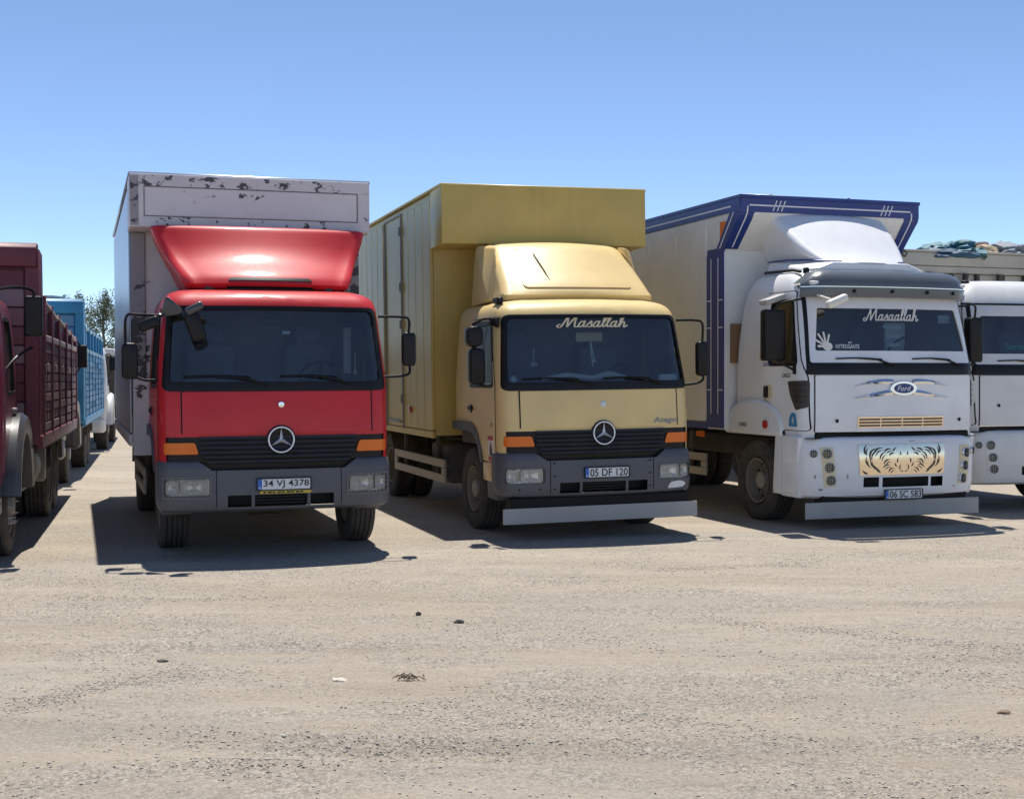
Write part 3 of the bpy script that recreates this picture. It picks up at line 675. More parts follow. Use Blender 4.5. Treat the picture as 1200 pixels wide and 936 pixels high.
        for nm, o_, i_, d0, mt in (('arch_trim', out, inn, .03, dgrey),):
            b = B(); q = bmesh.new(); R_ = []
            for (a, c), (e, f) in zip(o_, i_): R_.append([q.verts.new(p) for p in (side(a, c, 0), side(a, c, d0), side(e, f, d0), side(e, f, -.35))])
            for A, D in zip(R_, R_[1:]):
                for j in range(3): q.faces.new((A[j], A[j + 1], D[j + 1], D[j]))
            bmesh.ops.recalc_face_normals(q, faces=q.faces); merge(b, q); link(nm, b, mt, root)
        b = B(); q = [(.40, .62), (.84, .62), (.86, .835), (.40, .835)]; prism(b, q, 'x', s * .85, s * 1.13, .02, 2); link('step_panel', b, col if not guard else col, root)
        b = B(); prism(b, [(.40, .42), (.78, .42), (.80, .635), (.40, .635)], 'x', s * .8, s * 1.10, .02, 2); link('step', b, dgrey, root)
    interior(root, C, 1.2, 2.50, 1.0, dash=dash, wins=win)
    b = B(); box(b, -.13, .13, .30, .33, 2.28, 2.36, .015, 2); link('rear_view_mirror', b, blackp, root)
    return C, K, hood, cab
def side_underrun(root, s, y0, y1, x, mat):
    for z0, z1 in ((.66, .76), (.47, .57)):
        b = B(); box(b, s * x - .015, s * x + .015, y0, y1, z0, z1, .004); link('underrun_rail', b, mat, root)
    for y in (y0, y1 - .14):
        b = B(); box(b, s * x - .014, s * x + .014, y, y + .14, .575, .655); link('underrun_upright', b, mat, root)
    for y in (y0 + .5, y1 - .5):
        b = B(); box(b, s * (x - .05) - .02, s * (x - .05) + .02, y, y + .05, .5, 1.05); link('underrun_bracket', b, frame, root)
def rear_axle(root, y, r=.48, s_=(-1, 1), q=0.):
    for s in s_:
        wheel(root, s * .98, y, r, s, .27, dual=True, dish=.9, z=r - q * s)
        b = B(); t = bmesh.new(); R_ = []
        for i in range(13):
            a = math.radians(15 + 150 * i / 12); R_.append([t.verts.new((x, y + (r + .07) * math.cos(a), r + (r + .07) * math.sin(a))) for x in (s * .62, s * 1.16)])
        for A, D in zip(R_, R_[1:]): t.faces.new((A[0], A[1], D[1], D[0]))
        merge(b, t); link('mudguard', b, frame, root)
# ---------------------------------------------------------------- red truck
RX = thing('red_truck', 'red cab box truck with worn grey white cargo box and plate 34 VJ 4378', 'truck', (-2.25, 12.75, 0), .32, .005, 'box trucks parked in a row')
C, K, hood, cab = medium_cab(RX, red, '34 VJ 4378', guard=True, strip=True)
b = B(); lathe(b, [(C.fy(.02, 1.5) - .03, .001), (C.fy(.02, 1.5) - .028, .028), (C.fy(.02, 1.5) - .018, .034), (C.fy(.02, 1.5), .034)], (.02, 0, 1.495), 'y', 20); link('bonnet_badge', b, chrome, RX)
wiper(RX, C, -.12, -.90, 1.69, 1.775); wiper(RX, C, .72, .02, 1.69, 1.775)
for x, y in ((-.94, 1.28), (.99, 1.28)): wheel(RX, x, y, .475, 1 if x > 0 else -1, .28, z=.475 - .005 * x)
rear_axle(RX, 5.35, q=.005)
chassis(RX, .4, 7.9, .80, (1.28, 5.35))
# wind deflector
S = Cab([(2.655, .80, .56, .14, .10), (2.70, .84, .50, .14, .13), (2.78, .88, .56, .14, .15), (2.86, .92, .68, .14, .16), (2.95, .97, .83, .13, .16), (3.05, 1.02, .955, .13, .15), (3.15, 1.07, 1.05, .12, .14), (3.28, 1.115, 1.15, .10, .12), (3.335, 1.125, 1.20, .10, .10), (3.352, 1.10, 1.26, .10, .08)], 1.55, .04)
b = S.body(B(), [2.655, 2.67, 2.70, 2.74, 2.78, 2.82, 2.86, 2.90, 2.95, 3.0, 3.05, 3.1, 3.15, 3.22, 3.28, 3.31, 3.335, 3.345, 3.352], .0); spo = link('wind_deflector', b, red, RX)
b = B(); patch(b, rpoly([(-.44, 2.64), (.44, 2.64), (.41, 2.765), (-.41, 2.765)], .03, 3), S.front, .006, .03, 10); link('deflector_vent', b, blackp, spo)
for x in (-.6, .6): b = B(); box(b, x - .04, x + .04, .62, 1.4, 2.58, 2.68, .01); link('deflector_bracket', b, frame, spo)
# mirrors, arms and the corner mirrors
mirror(RX, -1.455, -1.305, 1.75, 2.10, .42, [[(-1.08, .36, 2.36), (-1.30, .36, 2.37), (-1.41, .38, 2.35), (-1.42, .41, 2.10)], [(-1.10, .36, 1.74), (-1.25, .36, 1.74), (-1.34, .40, 1.78)]])
mirror(RX, 1.325, 1.465, 1.87, 2.22, .42, [[(1.06, .36, 2.375), (1.28, .36, 2.375), (1.385, .38, 2.35), (1.39, .41, 2.2)], [(1.12, .36, 1.76), (1.30, .36, 1.77), (1.39, .38, 1.80), (1.395, .41, 1.9)]])
b = B(); hull(b, [(-1.06, .22, 2.54), (-1.02, .22, 2.54), (-1.10, .26, 2.34), (-.92, .18, 2.37), (-.88, .16, 2.41), (-1.05, .36, 2.50), (-1.05, .36, 2.36)], .012); k = link('corner_mirror_bracket', b, fendm, RX)
b = B(); M = Matrix.Translation((-.80, .02, 2.42)) @ Matrix.Rotation(math.radians(-28), 4, 'Y'); t = B(); box(t, -.09, .09, -.05, .05, -.04, .04, .03, 3); bmesh.ops.transform(t, matrix=M, verts=t.verts); merge(b, t); link('front_mirror_housing', b, fendm, k)
b = B(); M = Matrix.Translation((-.79, .04, 2.25)) @ Matrix.Rotation(math.radians(72), 4, 'Y'); t = B(); box(t, -.15, .15, -.03, .05, -.075, .075, .045, 3); bmesh.ops.transform(t, matrix=M, verts=t.verts); merge(b, t); link('front_mirror_head', b, blackp, k)
b = B(); M = Matrix.Translation((-1.21, .25, 2.285)) @ Matrix.Rotation(math.radians(-22), 4, 'Y'); t = B(); box(t, -.10, .10, -.06, .05, -.06, .045, .025, 3); bmesh.ops.transform(t, matrix=M, verts=t.verts); merge(b, t); tube(b, [(-1.22, .3, 2.30), (-1.20, .34, 2.37)], .012, 6); link('kerb_mirror', b, blackp, k)
# windscreen bits
b = B(); box(b, .06, .135, C.fy(.1, 2.2) + .01, C.fy(.1, 2.2) + .016, 2.185, 2.215); link('windscreen_label', b, paper, RX)
b = B(); tube(b, [(.80, .28, 2.0), (.80, .28, 1.84)], .006, 5); lathe(b, [(1.78, .002), (1.80, .022), (1.83, .014), (1.86, .003)], (.80, .28, 0), 'z', 8); link('hanging_tassel', b, creamst, RX)
b = B(); box(b, .88, .97, 1.30, 1.33, 1.8, 2.3, .01); link('cab_curtain', b, platew, RX)
# cargo box
b = B(); box(b, -1.29, 1.20, 2.06, 7.9, 1.08, 3.88); cb = link('cargo_box', b, mauve, RX)
xl, xr = -1.33, 1.225
b = B(); prism(b, [(1.50, 3.345), (2.07, 3.345), (2.07, 3.885), (1.50, 3.905)], 'x', xl, xr, .012, 2); oh = link('box_overhang', b, mauve, RX)
fy = flat_y(1.5)
for P in (rect(-1.185, 1.09, 3.458, 3.466), rect(-1.185, 1.09, 3.768, 3.776), rect(-1.185, -1.177, 3.466, 3.768), rect(1.082, 1.09, 3.466, 3.768)):
    b = B(); patch(b, P, fy, .003, .003, 1, 1); link('panel_groove', b, brownb, oh)
for P in (rect(-1.235, 1.215, 3.352, 3.456), rect(-1.235, 1.215, 3.778, 3.892), rect(1.092, 1.215, 3.458, 3.776)): b = B(); patch(b, P, fy, .006, .006, 1, 1); link('border_strip', b, chippy, oh)
b = B(); patch(b, rect(-1.168, 1.074, 3.472, 3.761), fy, .008, .008, 1, 1); link('overhang_panel', b, mauve, oh)
for p in (rect(xl + .01, -1.20, 3.36, 3.45), rect(xl + .006, -1.24, 3.45, 3.88)): b = B(); patch(b, p, fy, .005, .004, 1, 1); link('worn_corner_plate', b, mauvep, oh)
b = B(); box(b, xl - .01, xr + .01, 1.52, 7.92, 3.885, 3.925, .01); link('roof_edge', b, alu, RX)
b = B(); box(b, -1.30, -1.15, 2.03, 2.10, 1.06, 3.34, .006); link('corner_post', b, mauvep, RX)
b = B(); box(b, 1.07, 1.21, 2.03, 2.10, 1.06, 3.34, .006); link('corner_post', b, mauvep, RX)
b = B(); box(b, -1.29, -1.10, 1.98, 2.05, .92, 1.75, .006); link('mud_board', b, mauve, RX)
for i in range(7):
    y0 = 2.12 + i * .82
    for s, x in ((-1, -1.30), (1, 1.21)):
        b = B(); box(b, min(x, x + s * .02), max(x, x + s * .02), y0, y0 + .79, 1.16, 3.84, .006); link('side_panel', b, alu, RX)
for s, x in ((-1, -1.31), (1, 1.22)):
    b = B(); box(b, x - .025, x + .025, 2.05, 7.92, 1.02, 1.15, .008); link('bottom_rail', b, mauve, RX)
side_underrun(RX, -1, 2.3, 4.7, 1.16, steel); side_underrun(RX, 1, 2.3, 4.7, 1.16, steel)
# ---------------------------------------------------------------- yellow truck
YX = thing('yellow_truck', 'yellow box truck with yellow cab, cream roof deflector and plate 05 DF 120', 'truck', (1.013, 14.364, 0), .305, .014, 'box trucks parked in a row')
C, K, hood, cab = medium_cab(YX, yel, '05 DF 120', dash=bluecl)
YC = C
for x, y in ((-.97, 1.38), (.97, 1.38)): wheel(YX, x, y, .48, 1 if x > 0 else -1, .28, z=.48 - .014 * x)
rear_axle(YX, 5.9, q=.014)
chassis(YX, .4, 9.0, .80, (1.38, 5.9))
b = B(); script_word(b, 'Masallah', -.02, 2.385, .83, .135, C.front, .001, .22); link('windscreen_lettering', b, creamst, YX)
b = B(); t = bmesh.new(); bmesh.ops.create_uvsphere(t, u_segments=10, v_segments=6, radius=.034); bmesh.ops.transform(t, matrix=Matrix.Translation((.02, C.fy(.02, 1.47) - .014, 1.47)) @ Matrix.Diagonal((1, .4, 1.1, 1)), verts=t.verts); merge(b, t); link('bonnet_badge', b, paper, YX)
b = B(); text(b, 'Atego', .77, 1.275, .29, .075, C.front, .016, .3); text(b, 'Atego', .775, 1.270, .29, .075, C.front, .0145, .3); link('model_lettering', b, steel, YX)
b = B(); text(b, '1017', .43, 1.255, .10, .05, lambda u, v, d: C.side(-1)(.88 - u, v, d), .016); link('power_lettering', b, dgrey, YX)
b = B(); patch(b, rect(.40, .60, .855, 1.13), C.side(-1), .0155, .003, 3); q = link('warning_poster', b, sticker, YX)
for z0, z1 in ((.855, .905), (1.085, 1.13)): b = B(); patch(b, rect(.40, .60, z0, z1), C.side(-1), .018, .003, 3); link('poster_band', b, redst, q)
b = B(); patch(b, [(.44, .915), (.55, .915), (.54, .99), (.50, 1.07), (.46, 1.0)], C.side(-1), .018, .003, 2); link('poster_figure', b, platek, q)
wiper(YX, C, -.10, -.88, 1.685, 1.76); wiper(YX, C, .74, .04, 1.685, 1.76)
mirror(YX, -1.40, -1.22, 2.12, 2.34, .50, [[(-1.08, .42, 2.40), (-1.2, .44, 2.42), (-1.33, .50, 2.36)]], rad=.07, thick=.2)
mirror(YX, -1.37, -1.20, 1.70, 2.10, .50, [[(-1.12, .40, 1.70), (-1.24, .44, 1.69), (-1.31, .50, 1.74)], [(-1.31, .5, 2.05), (-1.31, .5, 2.18)]], rad=.06, thick=.16)
b = B(); hull(b, [(-1.14, .36, 2.42), (-1.06, .3, 2.44), (-1.16, .52, 2.36), (-1.07, .34, 2.30), (-1.1, .5, 2.45)], .015); link('mirror_bracket', b, blackp, YX)
mirror(YX, 1.335, 1.47, 1.76, 2.16, .42, [[(1.05, .36, 2.40), (1.28, .36, 2.40), (1.39, .38, 2.36), (1.40, .41, 2.14)], [(1.12, .36, 1.66), (1.30, .36, 1.68), (1.39, .38, 1.72), (1.40, .41, 1.8)]])
# interior odds and ends
b = B(); box(b, -.17, .15, .36, .39, 2.16, 2.27, .02, 2); link('wide_mirror', b, creamst, YX)
b = B(); tube(b, [(.0, .36, 2.16), (.01, .35, 1.98)], .012, 5); tube(b, [(.0, .36, 2.16), (.05, .35, 1.93)], .010, 5); tube(b, [(.02, .35, 1.97), (.02, .35, 1.88)], [.022, .006], 5); link('hanging_beads', b, paper, YX)
b = B(); tube(b, [(-.69, .30, 2.1), (-.69, .30, 1.93)], .006, 5); lathe(b, [(1.88, .002), (1.90, .05), (1.93, .04), (1.95, .003)], (-.69, .30, 0), 'z', 8); link('hanging_charm', b, paper, YX)
b = B(); box(b, .78, 1.0, .24, .30, 1.71, 1.79, .01); link('paper_sheet', b, paper, YX)
b = B(); tube(b, [(-.6, .3, 1.75), (-.3, .32, 1.79), (0, .3, 1.76), (.2, .32, 1.80), (.4, .3, 1.76)], [.02, .035, .025, .04, .02], 7, 0); link('dash_cloth', b, paper, YX)
b = B(); lathe(b, [(1.72, .045), (1.75, .05), (1.79, .02)], (-.93, .3, 0), 'z', 12); link('dash_cup', b, paper, YX)
# deflector
S = Cab([(2.64, .93, .62, .12, .06), (2.70, .92, .56, .12, .10), (2.76, .905, .60, .13, .12), (3.0, .87, .88, .14, .12), (3.2, .84, 1.13, .15, .12), (3.31, .81, 1.29, .16, .12), (3.36, .77, 1.42, .18, .12), (3.385, .70, 1.55, .2, .10)], 1.78, .04)
b = S.body(B(), [2.64, 2.66, 2.70, 2.73, 2.76, 2.85, 3.0, 3.1, 3.2, 3.26, 3.31, 3.335, 3.36, 3.375, 3.385], .0); spo = link('wind_deflector', b, yel, YX)
b = B(); patch(b, rpoly([(-.66, 2.79), (.66, 2.79), (.60, 3.29), (-.60, 3.29)], .06, 4), S.front, .014, .03, 12, .05); link('deflector_panel', b, yel, spo)
for s in (-1, 1):
    b = B(); hull(b, [(s * .88, 1.0, 2.66), (s * .97, 1.1, 2.66), (s * .98, 1.78, 2.62), (s * .88, 1.78, 2.62), (s * .84, 1.22, 3.28), (s * .92, 1.78, 3.34), (s * .82, 1.78, 3.36), (s * .80, 1.32, 3.32)], .02); link('side_fairing', b, yel, spo)
b = B(); tube(b, [S.front(-.33, 2.80, .0), S.front(-.36, 3.0, .035), S.front(-.40, 3.22, .04)], .006, 5); link('aerial', b, rub, YX)
b = B(); box(b, -1.02, -.95, .55, .75, 2.60, 2.665, .01); link('roof_clip', b, blackp, YX)
# cargo box
b = B(); box(b, -1.285, 1.285, 2.37, 9.1, 1.06, 4.06); cb = link('cargo_box', b, yelbox, YX)
b = B(); prism(b, [(1.80, 3.38), (2.38, 3.36), (2.38, 4.06), (1.80, 4.085)], 'x', -1.325, 1.31, .012, 2); oh = link('box_overhang', b, yelbox, YX)
b = B(); box(b, -1.335, 1.32, 1.81, 9.12, 4.065, 4.10, .008); link('roof_edge', b, yelbox, YX)
ys = [2.40] + [2.40 + .40 * i for i in range(1, 17)]
for i in range(16):
    y0, y1 = ys[i], ys[i + 1]
    for s in (-1, 1):
        if s < 0 and 3.9 < (y0 + y1) / 2 < 5.1: continue
        b = B(); box(b, s * 1.30 - .022, s * 1.30 + .022, y0 + .004, y1 - .004, 1.12, 3.98, .010); link('side_panel', b, yelbox, YX)
b = B(); box(b, -1.322, -1.29, 3.985, 5.015, 1.12, 3.98, .006); dr = link('side_door', b, yelbox, YX)
for y in (3.975, 5.02): b = B(); box(b, -1.345, -1.29, y - .012, y + .012, 1.10, 3.99, .004); link('door_frame', b, steel, dr)
b = B(); box(b, -1.345, -1.29, 3.99, 5.01, 3.965, 3.99, .004); link('door_frame', b, steel, dr)
for z in (1.5, 2.5, 3.0, 3.75): b = B(); lathe(b, [(z - .06, .016), (z + .06, .016)], (-1.352, 3.975, 0), 'z', 8); box(b, -1.35, -1.32, 3.98, 4.08, z - .02, z + .02, .004); link('door_hinge', b, steel, dr)
b = B(); box(b, -1.35, -1.32, 4.1, 4.9, 1.17, 1.20, .006); link('door_bar', b, steel, dr)
for y in (3.55, 5.3): b = B(); lathe(b, [(-1.30, .02), (-1.345, .05), (-1.35, .03)], (0, y, 1.36), 'x', 10); link('side_marker', b, redl, YX)
for s in (-1, 1): b = B(); box(b, s * 1.31 - .02, s * 1.31 + .02, 2.36, 9.1, 1.03, 1.115, .008); link('bottom_rail', b, yelbox, YX)
for s in (-1, 1): side_underrun(YX, s, 2.35, 5.2, 1.18, rail)
b = B(); box(b, -1.1, -.5, 2.5, 3.4, .45, .95, .06, 3); link('fuel_tank', b, frame, YX)
# sheet-metal air dam below the bumper
b = B(); box(b, -1.15, 1.13, .02, .035, .195, .365, .004); dam = link('air_dam', b, skirtm, YX)
b = B(); box(b, -1.05, 1.05, .05, .25, .36, .47, .01); link('air_dam_bracket', b, rub, dam)
for x, z in ((-.56, .84), (-.56, .70), (-.56, .56), (.56, .84), (.56, .70), (.56, .56), (-.72, .56), (-.95, .56)): b = B(); y = K.fy(x, z); lathe(b, [(y + .004, .011), (y - .006, .010), (y - .008, .005)], (x, 0, z), 'y', 8); link('bumper_bolt', b, rub, YX)
b = B(); patch(b, rpoly([(.78, .515), (.99, .525), (1.03, .565), (.95, .60), (.82, .585)], .03, 3), K.front, .004, .004, 5); link('tape_patch', b, platew, YX)
# ================================================================ tall white cab (white truck and its neighbour)
def tall_cab(root, col, fancy=True):
    C = Cab([(1.06, 1.185, .12, .20, .05), (1.3, 1.19, .10, .20, .06), (1.8, 1.19, .10, .21, .06), (2.1, 1.18, .15, .21, .07), (2.65, 1.14, .27, .21, .07), (2.78, 1.125, .31, .22, .08),
             (2.90, 1.09, .38, .24, .08), (3.0, 1.02, .48, .26, .08), (3.045, .93, .60, .28, .08)], 1.86, .10)
    ws = rpoly([(-1.035, 2.075), (1.035, 2.075), (.955, 2.575), (-.955, 2.575)], .03, 3)
    mid = rpoly([(-1.105, 1.935), (1.105, 1.935), (1.055, 2.72), (-1.055, 2.72)], .03, 3)
    wso = rpoly([(-1.14, 1.795), (1.14, 1.795), (1.085, 2.745), (-1.085, 2.745)], .03, 3)
    win = rpoly([(.36, 1.93), (.98, 1.93), (.98, 2.66), (.52, 2.66)], .06, 3)
    ybs = ([1.0, 2.2, 2.7, 3.0, 3.05], [1.86, 1.84, 1.76, 1.62, 1.55])
    b = C.body(B(), zlist(1.06, 1.9, 8) + zlist(2.0, 2.75, 8) + [2.78, 2.83, 2.87, 2.91, 2.95, 2.98, 3.0, 3.02, 3.035, 3.045], .04, ybs)
    wcut = rpoly([(-1.08, 1.9), (1.08, 1.9), (1.03, 2.70), (-1.03, 2.70)], .03, 2)
    cut(b, ws, 'y', lambda c: c.y < .8); cut(b, win, 'x'); cut(b, rect(-1.06, 1.06, 1.0, 1.13), 'y', lambda c: c.y < .4)
    cut(b, [(.70, .9), (.74, 1.12), (.86, 1.32), (1.05, 1.42), (1.30, 1.44), (1.55, 1.36), (1.75, 1.22), (1.95, 1.05), (1.95, .9)], 'x')
    cab = link('cab', b, col, root)
    b = B(); box(b, -1.1, 1.1, .3, 1.8, 1.44, 1.5); link('cab_floor', b, frame, root)
    b = B(); patch(b, ws, C.front, -.006, .006, 44, .06); g = link('windscreen', b, glw, root)
    b = B(); ring(b, mid, ws, C.front, .013, .03); link('windscreen_surround', b, col, g)
    b = B(); ring(b, wso, mid, C.front, .018, .04); link('windscreen_seal', b, blackp, g)
    b = B(); patch(b, rpoly(rect(-1.06, 1.09, 1.135, 1.785), .015, 2), C.front, .014, .03, 16, .08); hood = link('bonnet_panel', b, col, root)
    for x in (-1.064, 1.094): b = B(); patch(b, rect(x - .005, x + .005, 1.135, 1.79), C.front, .010, .012, 1, .05); link('panel_gap', b, rub, hood)
    b = B(); box(b, -1.06, 1.06, .16, .3, 1.03, 1.12, .01); link('bumper_gap', b, rub, root)
    # bumper
    K = Cab([(.36, 1.14, .12, .26, .06), (.39, 1.19, .04, .30, .07), (.50, 1.215, .01, .32, .08), (.80, 1.22, .0, .32, .08), (1.02, 1.215, .02, .32, .08), (1.06, 1.195, .05, .30, .08), (1.075, 1.16, .10, .28, .08)], .66, .02)
    b = K.body(B(), [.36, .37, .39, .42, .46, .50, .58, .66, .74, .80, .88, .95, 1.02, 1.04, 1.055, 1.06, 1.07, 1.075], None)
    bmesh.ops.delete(b, geom=[f for f in b.faces if f.calc_center_median().y > .64 and abs(f.normal.y) > .8], context='FACES')
    q = lambda c: c.y < .6
    for P in (rect(-.50, -.30, .49, .605), rect(-.255, .385, .485, .60), rect(.42, .60, .48, .595)): cut(b, P, 'y', q)
    bump = link('bumper', b, col, root)
    b = B(); t = bmesh.new(); box(t, -1.15, 1.15, .14, .5, 1.055, 1.062); merge(b, t); link('bumper_top', b, blackp, bump)
    b = B(); box(b, -.9, .9, .14, .3, .42, .95, .02); link('bumper_beam', b, rub, root)
    # lamp clusters of round lights
    for s in (-1, 1):
        cl = [(-.955, .885, .062), (-1.09, .885, .048), (-.925, .725, .062), (-.905, .575, .062)] if s < 0 else [(.955, .865, .060), (1.085, .885, .046), (.935, .712, .060), (.91, .56, .060)]
        P = [(s * .83, .49), (s * 1.00, .49), (s * 1.03, .79), (s * 1.16, .84), (s * 1.15, .95), (s * .87, .965)]
        b = B(); patch(b, [(s * .84, .50), (s * .985, .50), (s * 1.035, .96), (s * .875, .96)], K.front, .006, .01, 5); pn = link('lamp_panel', b, creamst if fancy else col, root)
        for cx, cz, r in cl:
            y = K.fy(cx, cz); hh = B(); n = Vector((cx / abs(cx) * (.35 if abs(cx) < 1 else .75), -1, 0)).normalized()
            M = Matrix.Translation((cx, y, cz)) @ n.to_track_quat('Y', 'Z').to_matrix().to_4x4()
            t = B(); lathe(t, [(-.02, r), (.020, r), (.026, r * .93), (.020, r * .86), (.0, r * .6), (-.008, r * .15)], (0, 0, 0), 'y', 22); bmesh.ops.transform(t, matrix=M, verts=t.verts); merge(hh, t)
            h = link('round_lamp', hh, lampref, root)
            t = B(); lathe(t, [(.018, r * .85), (.024, r * .5), (.026, r * .02)], (0, 0, 0), 'y', 18); bmesh.ops.transform(t, matrix=M, verts=t.verts); link('lens', t, gll, h)
            for i in (-1, 0, 1):
                for hv in (0, 1):
                    t = B(); L = r * math.sqrt(1 - (i * .45) ** 2) * .9; p = [(i * r * .45, .028, -L), (i * r * .45, .028, L)] if hv else [(-L, .028, i * r * .45), (L, .028, i * r * .45)]
                    tube(t, p, .0035, 4); bmesh.ops.transform(t, matrix=M, verts=t.verts); link('lamp_bar', t, blackp, h)
    # doors and side pieces
    for s in (-1, 1):
        side = C.side(s)
        b = B(); patch(b, rpoly([(.20, 1.15), (.70, 1.15), (.80, 1.38), (1.05, 1.50), (1.12, 1.50), (1.12, 2.78), (.50, 2.78), (.31, 1.98), (.22, 1.78)], .03, 2), side, .010, .02, 10, .06); cut(b, win, 'x'); d = link('door', b, col, root)
        dp = rpoly([(.20, 1.15), (.70, 1.15), (.80, 1.38), (1.05, 1.50), (1.12, 1.50), (1.12, 2.78), (.50, 2.78), (.31, 1.98), (.22, 1.78)], .03, 2); b = B(); ring(b, grow(dp, .009), dp, side, .005, .01); link('door_gap', b, rub, d)
        b = B(); patch(b, win, side, -.008, .006, 6, .08); link('door_window', b, gld, d)
        b = B(); ring(b, rpoly([(.335, 1.90), (1.005, 1.90), (1.005, 2.69), (.505, 2.69)], .065, 3), win, side, .014, .02); link('window_frame', b, rub, d)
        b = B(); patch(b, rpoly([(1.20, 2.02), (1.62, 2.02), (1.60, 2.58), (1.20, 2.60)], .03, 2), side, .010, .02, 4); link('rear_side_panel', b, col, root)
        if fancy: b = B(); patch(b, [(1.12, 2.0), (1.22, 2.0), (1.16, 2.62), (1.12, 2.62)], side, .013, .004, 2); link('bare_panel_strip', b, creamst, root)
        b = B(); patch(b, rpoly([(.20, 1.42), (.36, 1.38), (.48, 1.55), (.54, 1.72), (.20, 1.73)], .03, 3), side, .016, .01, 6); v = link('side_vent', b, goldd if fancy else col, root)
        for i in range(4):
            z = 1.47 + i * .065; b = B(); patch(b, rect(.22, .40 + .03 * i, z, z + .022), side, .024, .01, 4); link('vent_fin', b, slatm if fancy else col, v)
        b = B(); patch(b, rpoly(rect(.90, 1.10, 1.50, 1.68), .05, 3), side, .012, .01, 3); dh = link('door_handle', b, creamst if fancy else dgrey, d)
        b = B(); box(b, min(s * 1.19, s * 1.225), max(s * 1.19, s * 1.225), .99, 1.08, 1.52, 1.66, .01); link('handle_grip', b, blackp, dh)
        # mudguard: an arched fender with a rolled edge
        P = [(1.34 - .71 * math.cos(math.radians(a)), 1.10 + .40 * math.sin(math.radians(a)) ** .75) for a in range(4, 177, 9)]
        b = B(); prism(b, P + [(2.06, 1.06), (.62, 1.06)], 'x', s * .9, s * 1.240, .05, 4); link('fender', b, col, root)
        b = B(); lathe(b, [(s * 1.235, .05), (s * 1.265, .05), (s * 1.275, .03)], (0, .98, 1.20), 'x', 14); link('side_marker', b, redl if fancy else orange, root)
        # step panel with a recess
        b = B(); prism(b, rpoly([(.30, .78), (.62, .78), (.66, 1.05), (.60, 1.08), (.26, 1.08)], .03, 3), 'x', s * .9, s * 1.225, .012, 2); sp = link('step_panel', b, col, root)
        b = B(); prism(b, [(.66, .38), (.86, .38), (.80, 1.08), (.66, 1.08)], 'x', s * .9, s * 1.22, .015, 2); link('step_side', b, col, root)
        b = B(); box(b, min(s * .85, s * 1.2), max(s * .85, s * 1.2), .30, .70, .36, .46, .02, 2); link('step', b, col, root)
        b = B(); box(b, min(s * .85, s * 1.0), max(s * .85, s * 1.0), .28, .68, .4, .8, .01); link('step_recess', b, lamphou, root)
        b = B(); box(b, min(s * 1.0, s * 1.215), max(s * 1.0, s * 1.215), .62, 1.0, 1.085, 1.135, .004); link('black_strip', b, rub, root)
    d = interior(root, C, 1.5, 2.85, 1.08, y0=.5, y1=1.6, dz=2.02, wins=win)
    return C, K, hood, bump
def corner_shade(o): return o
# ---------------------------------------------------------------- white box truck
WX = thing('white_truck', 'white cab box truck with navy striped box, grey sun visor and plate 06 SC 583', 'truck', (4.563, 15.345, 0), .33, .002, 'box trucks parked in a row')
C, K, hood, bump = tall_cab(WX, whi)
for x in (-.99, .99): wheel(WX, x, 1.40, .50, 1 if x > 0 else -1, .30, dish=.15)
rear_axle(WX, 6.6, .50)
chassis(WX, .5, 10.4, .84, (1.40, 6.6), wr=.5)
K_W = K
# windscreen writing, hand and inside
b = B(); script_word(b, 'Masaallah', .01, 2.505, .76, .15, C.front, .003, .20); link('windscreen_lettering', b, sticker, WX)
b = B(); t = bmesh.new(); base = (-.885, 2.125)
def finger(q, a, L, w, o=(0, 0)):
    P = []
    for k in range(7): th = math.pi * k / 6; P.append((L + w * math.sin(th), w * math.cos(th)))
    P = [(.0, w * .8)] + P + [(.0, -w * .8)]; ca, sa = math.cos(a), math.sin(a)
    patch_pts = [q.verts.new(C.front(base[0] + o[0] + u * ca - v * sa, base[1] + o[1] + u * sa + v * ca, .008)) for u, v in P]; q.faces.new(patch_pts)
for a, L, w_ in ((178, .10, .014), (150, .14, .013), (122, .165, .013), (98, .16, .013), (72, .14, .012)): finger(t, math.radians(a), L, w_)
q_ = [t.verts.new(C.front(base[0] + .012 + .062 * math.cos(k * .628), base[1] + .0 + .052 * math.sin(k * .628), .0085)) for k in range(10)]; t.faces.new(q_)
merge(b, t); link('hand_sticker', b, sticker, WX)
b = B(); text(b, 'NYTROGANTE', -.62, 2.125, .30, .05, C.front, .004); link('windscreen_text', b, paper, WX)
b = B(); text(b, 'MY', -.58, 2.17, .05, .024, C.front, .004); link('windscreen_text', b, paper, WX)
for z, w_ in ((2.36, .28), (2.25, .25), (2.15, .18)):
    b = B(); P = [(-w_ / 2, .0), (-w_ * .3, -.028), (0, -.012), (w_ * .3, -.028), (w_ / 2, 0), (w_ * .4, .026), (0, .014), (-w_ * .4, .026)]; t = bmesh.new(); t.faces.new([t.verts.new(C.front(.02 + u, z + v, -.02)) for u, v in P]); merge(b, t); link('wing_sticker', b, paper, WX)
b = B(); box(b, .42, .72, .95, .98, 2.05, 2.45, .01); link('cab_curtain', b, paper, WX)
b = B(); box(b, .80, .97, .40, .42, 2.42, 2.52, .01); link('cab_document', b, paper, WX)
wiper(WX, C, -.05, -.80, 1.90, 1.985); wiper(WX, C, .92, .22, 1.90, 1.985)
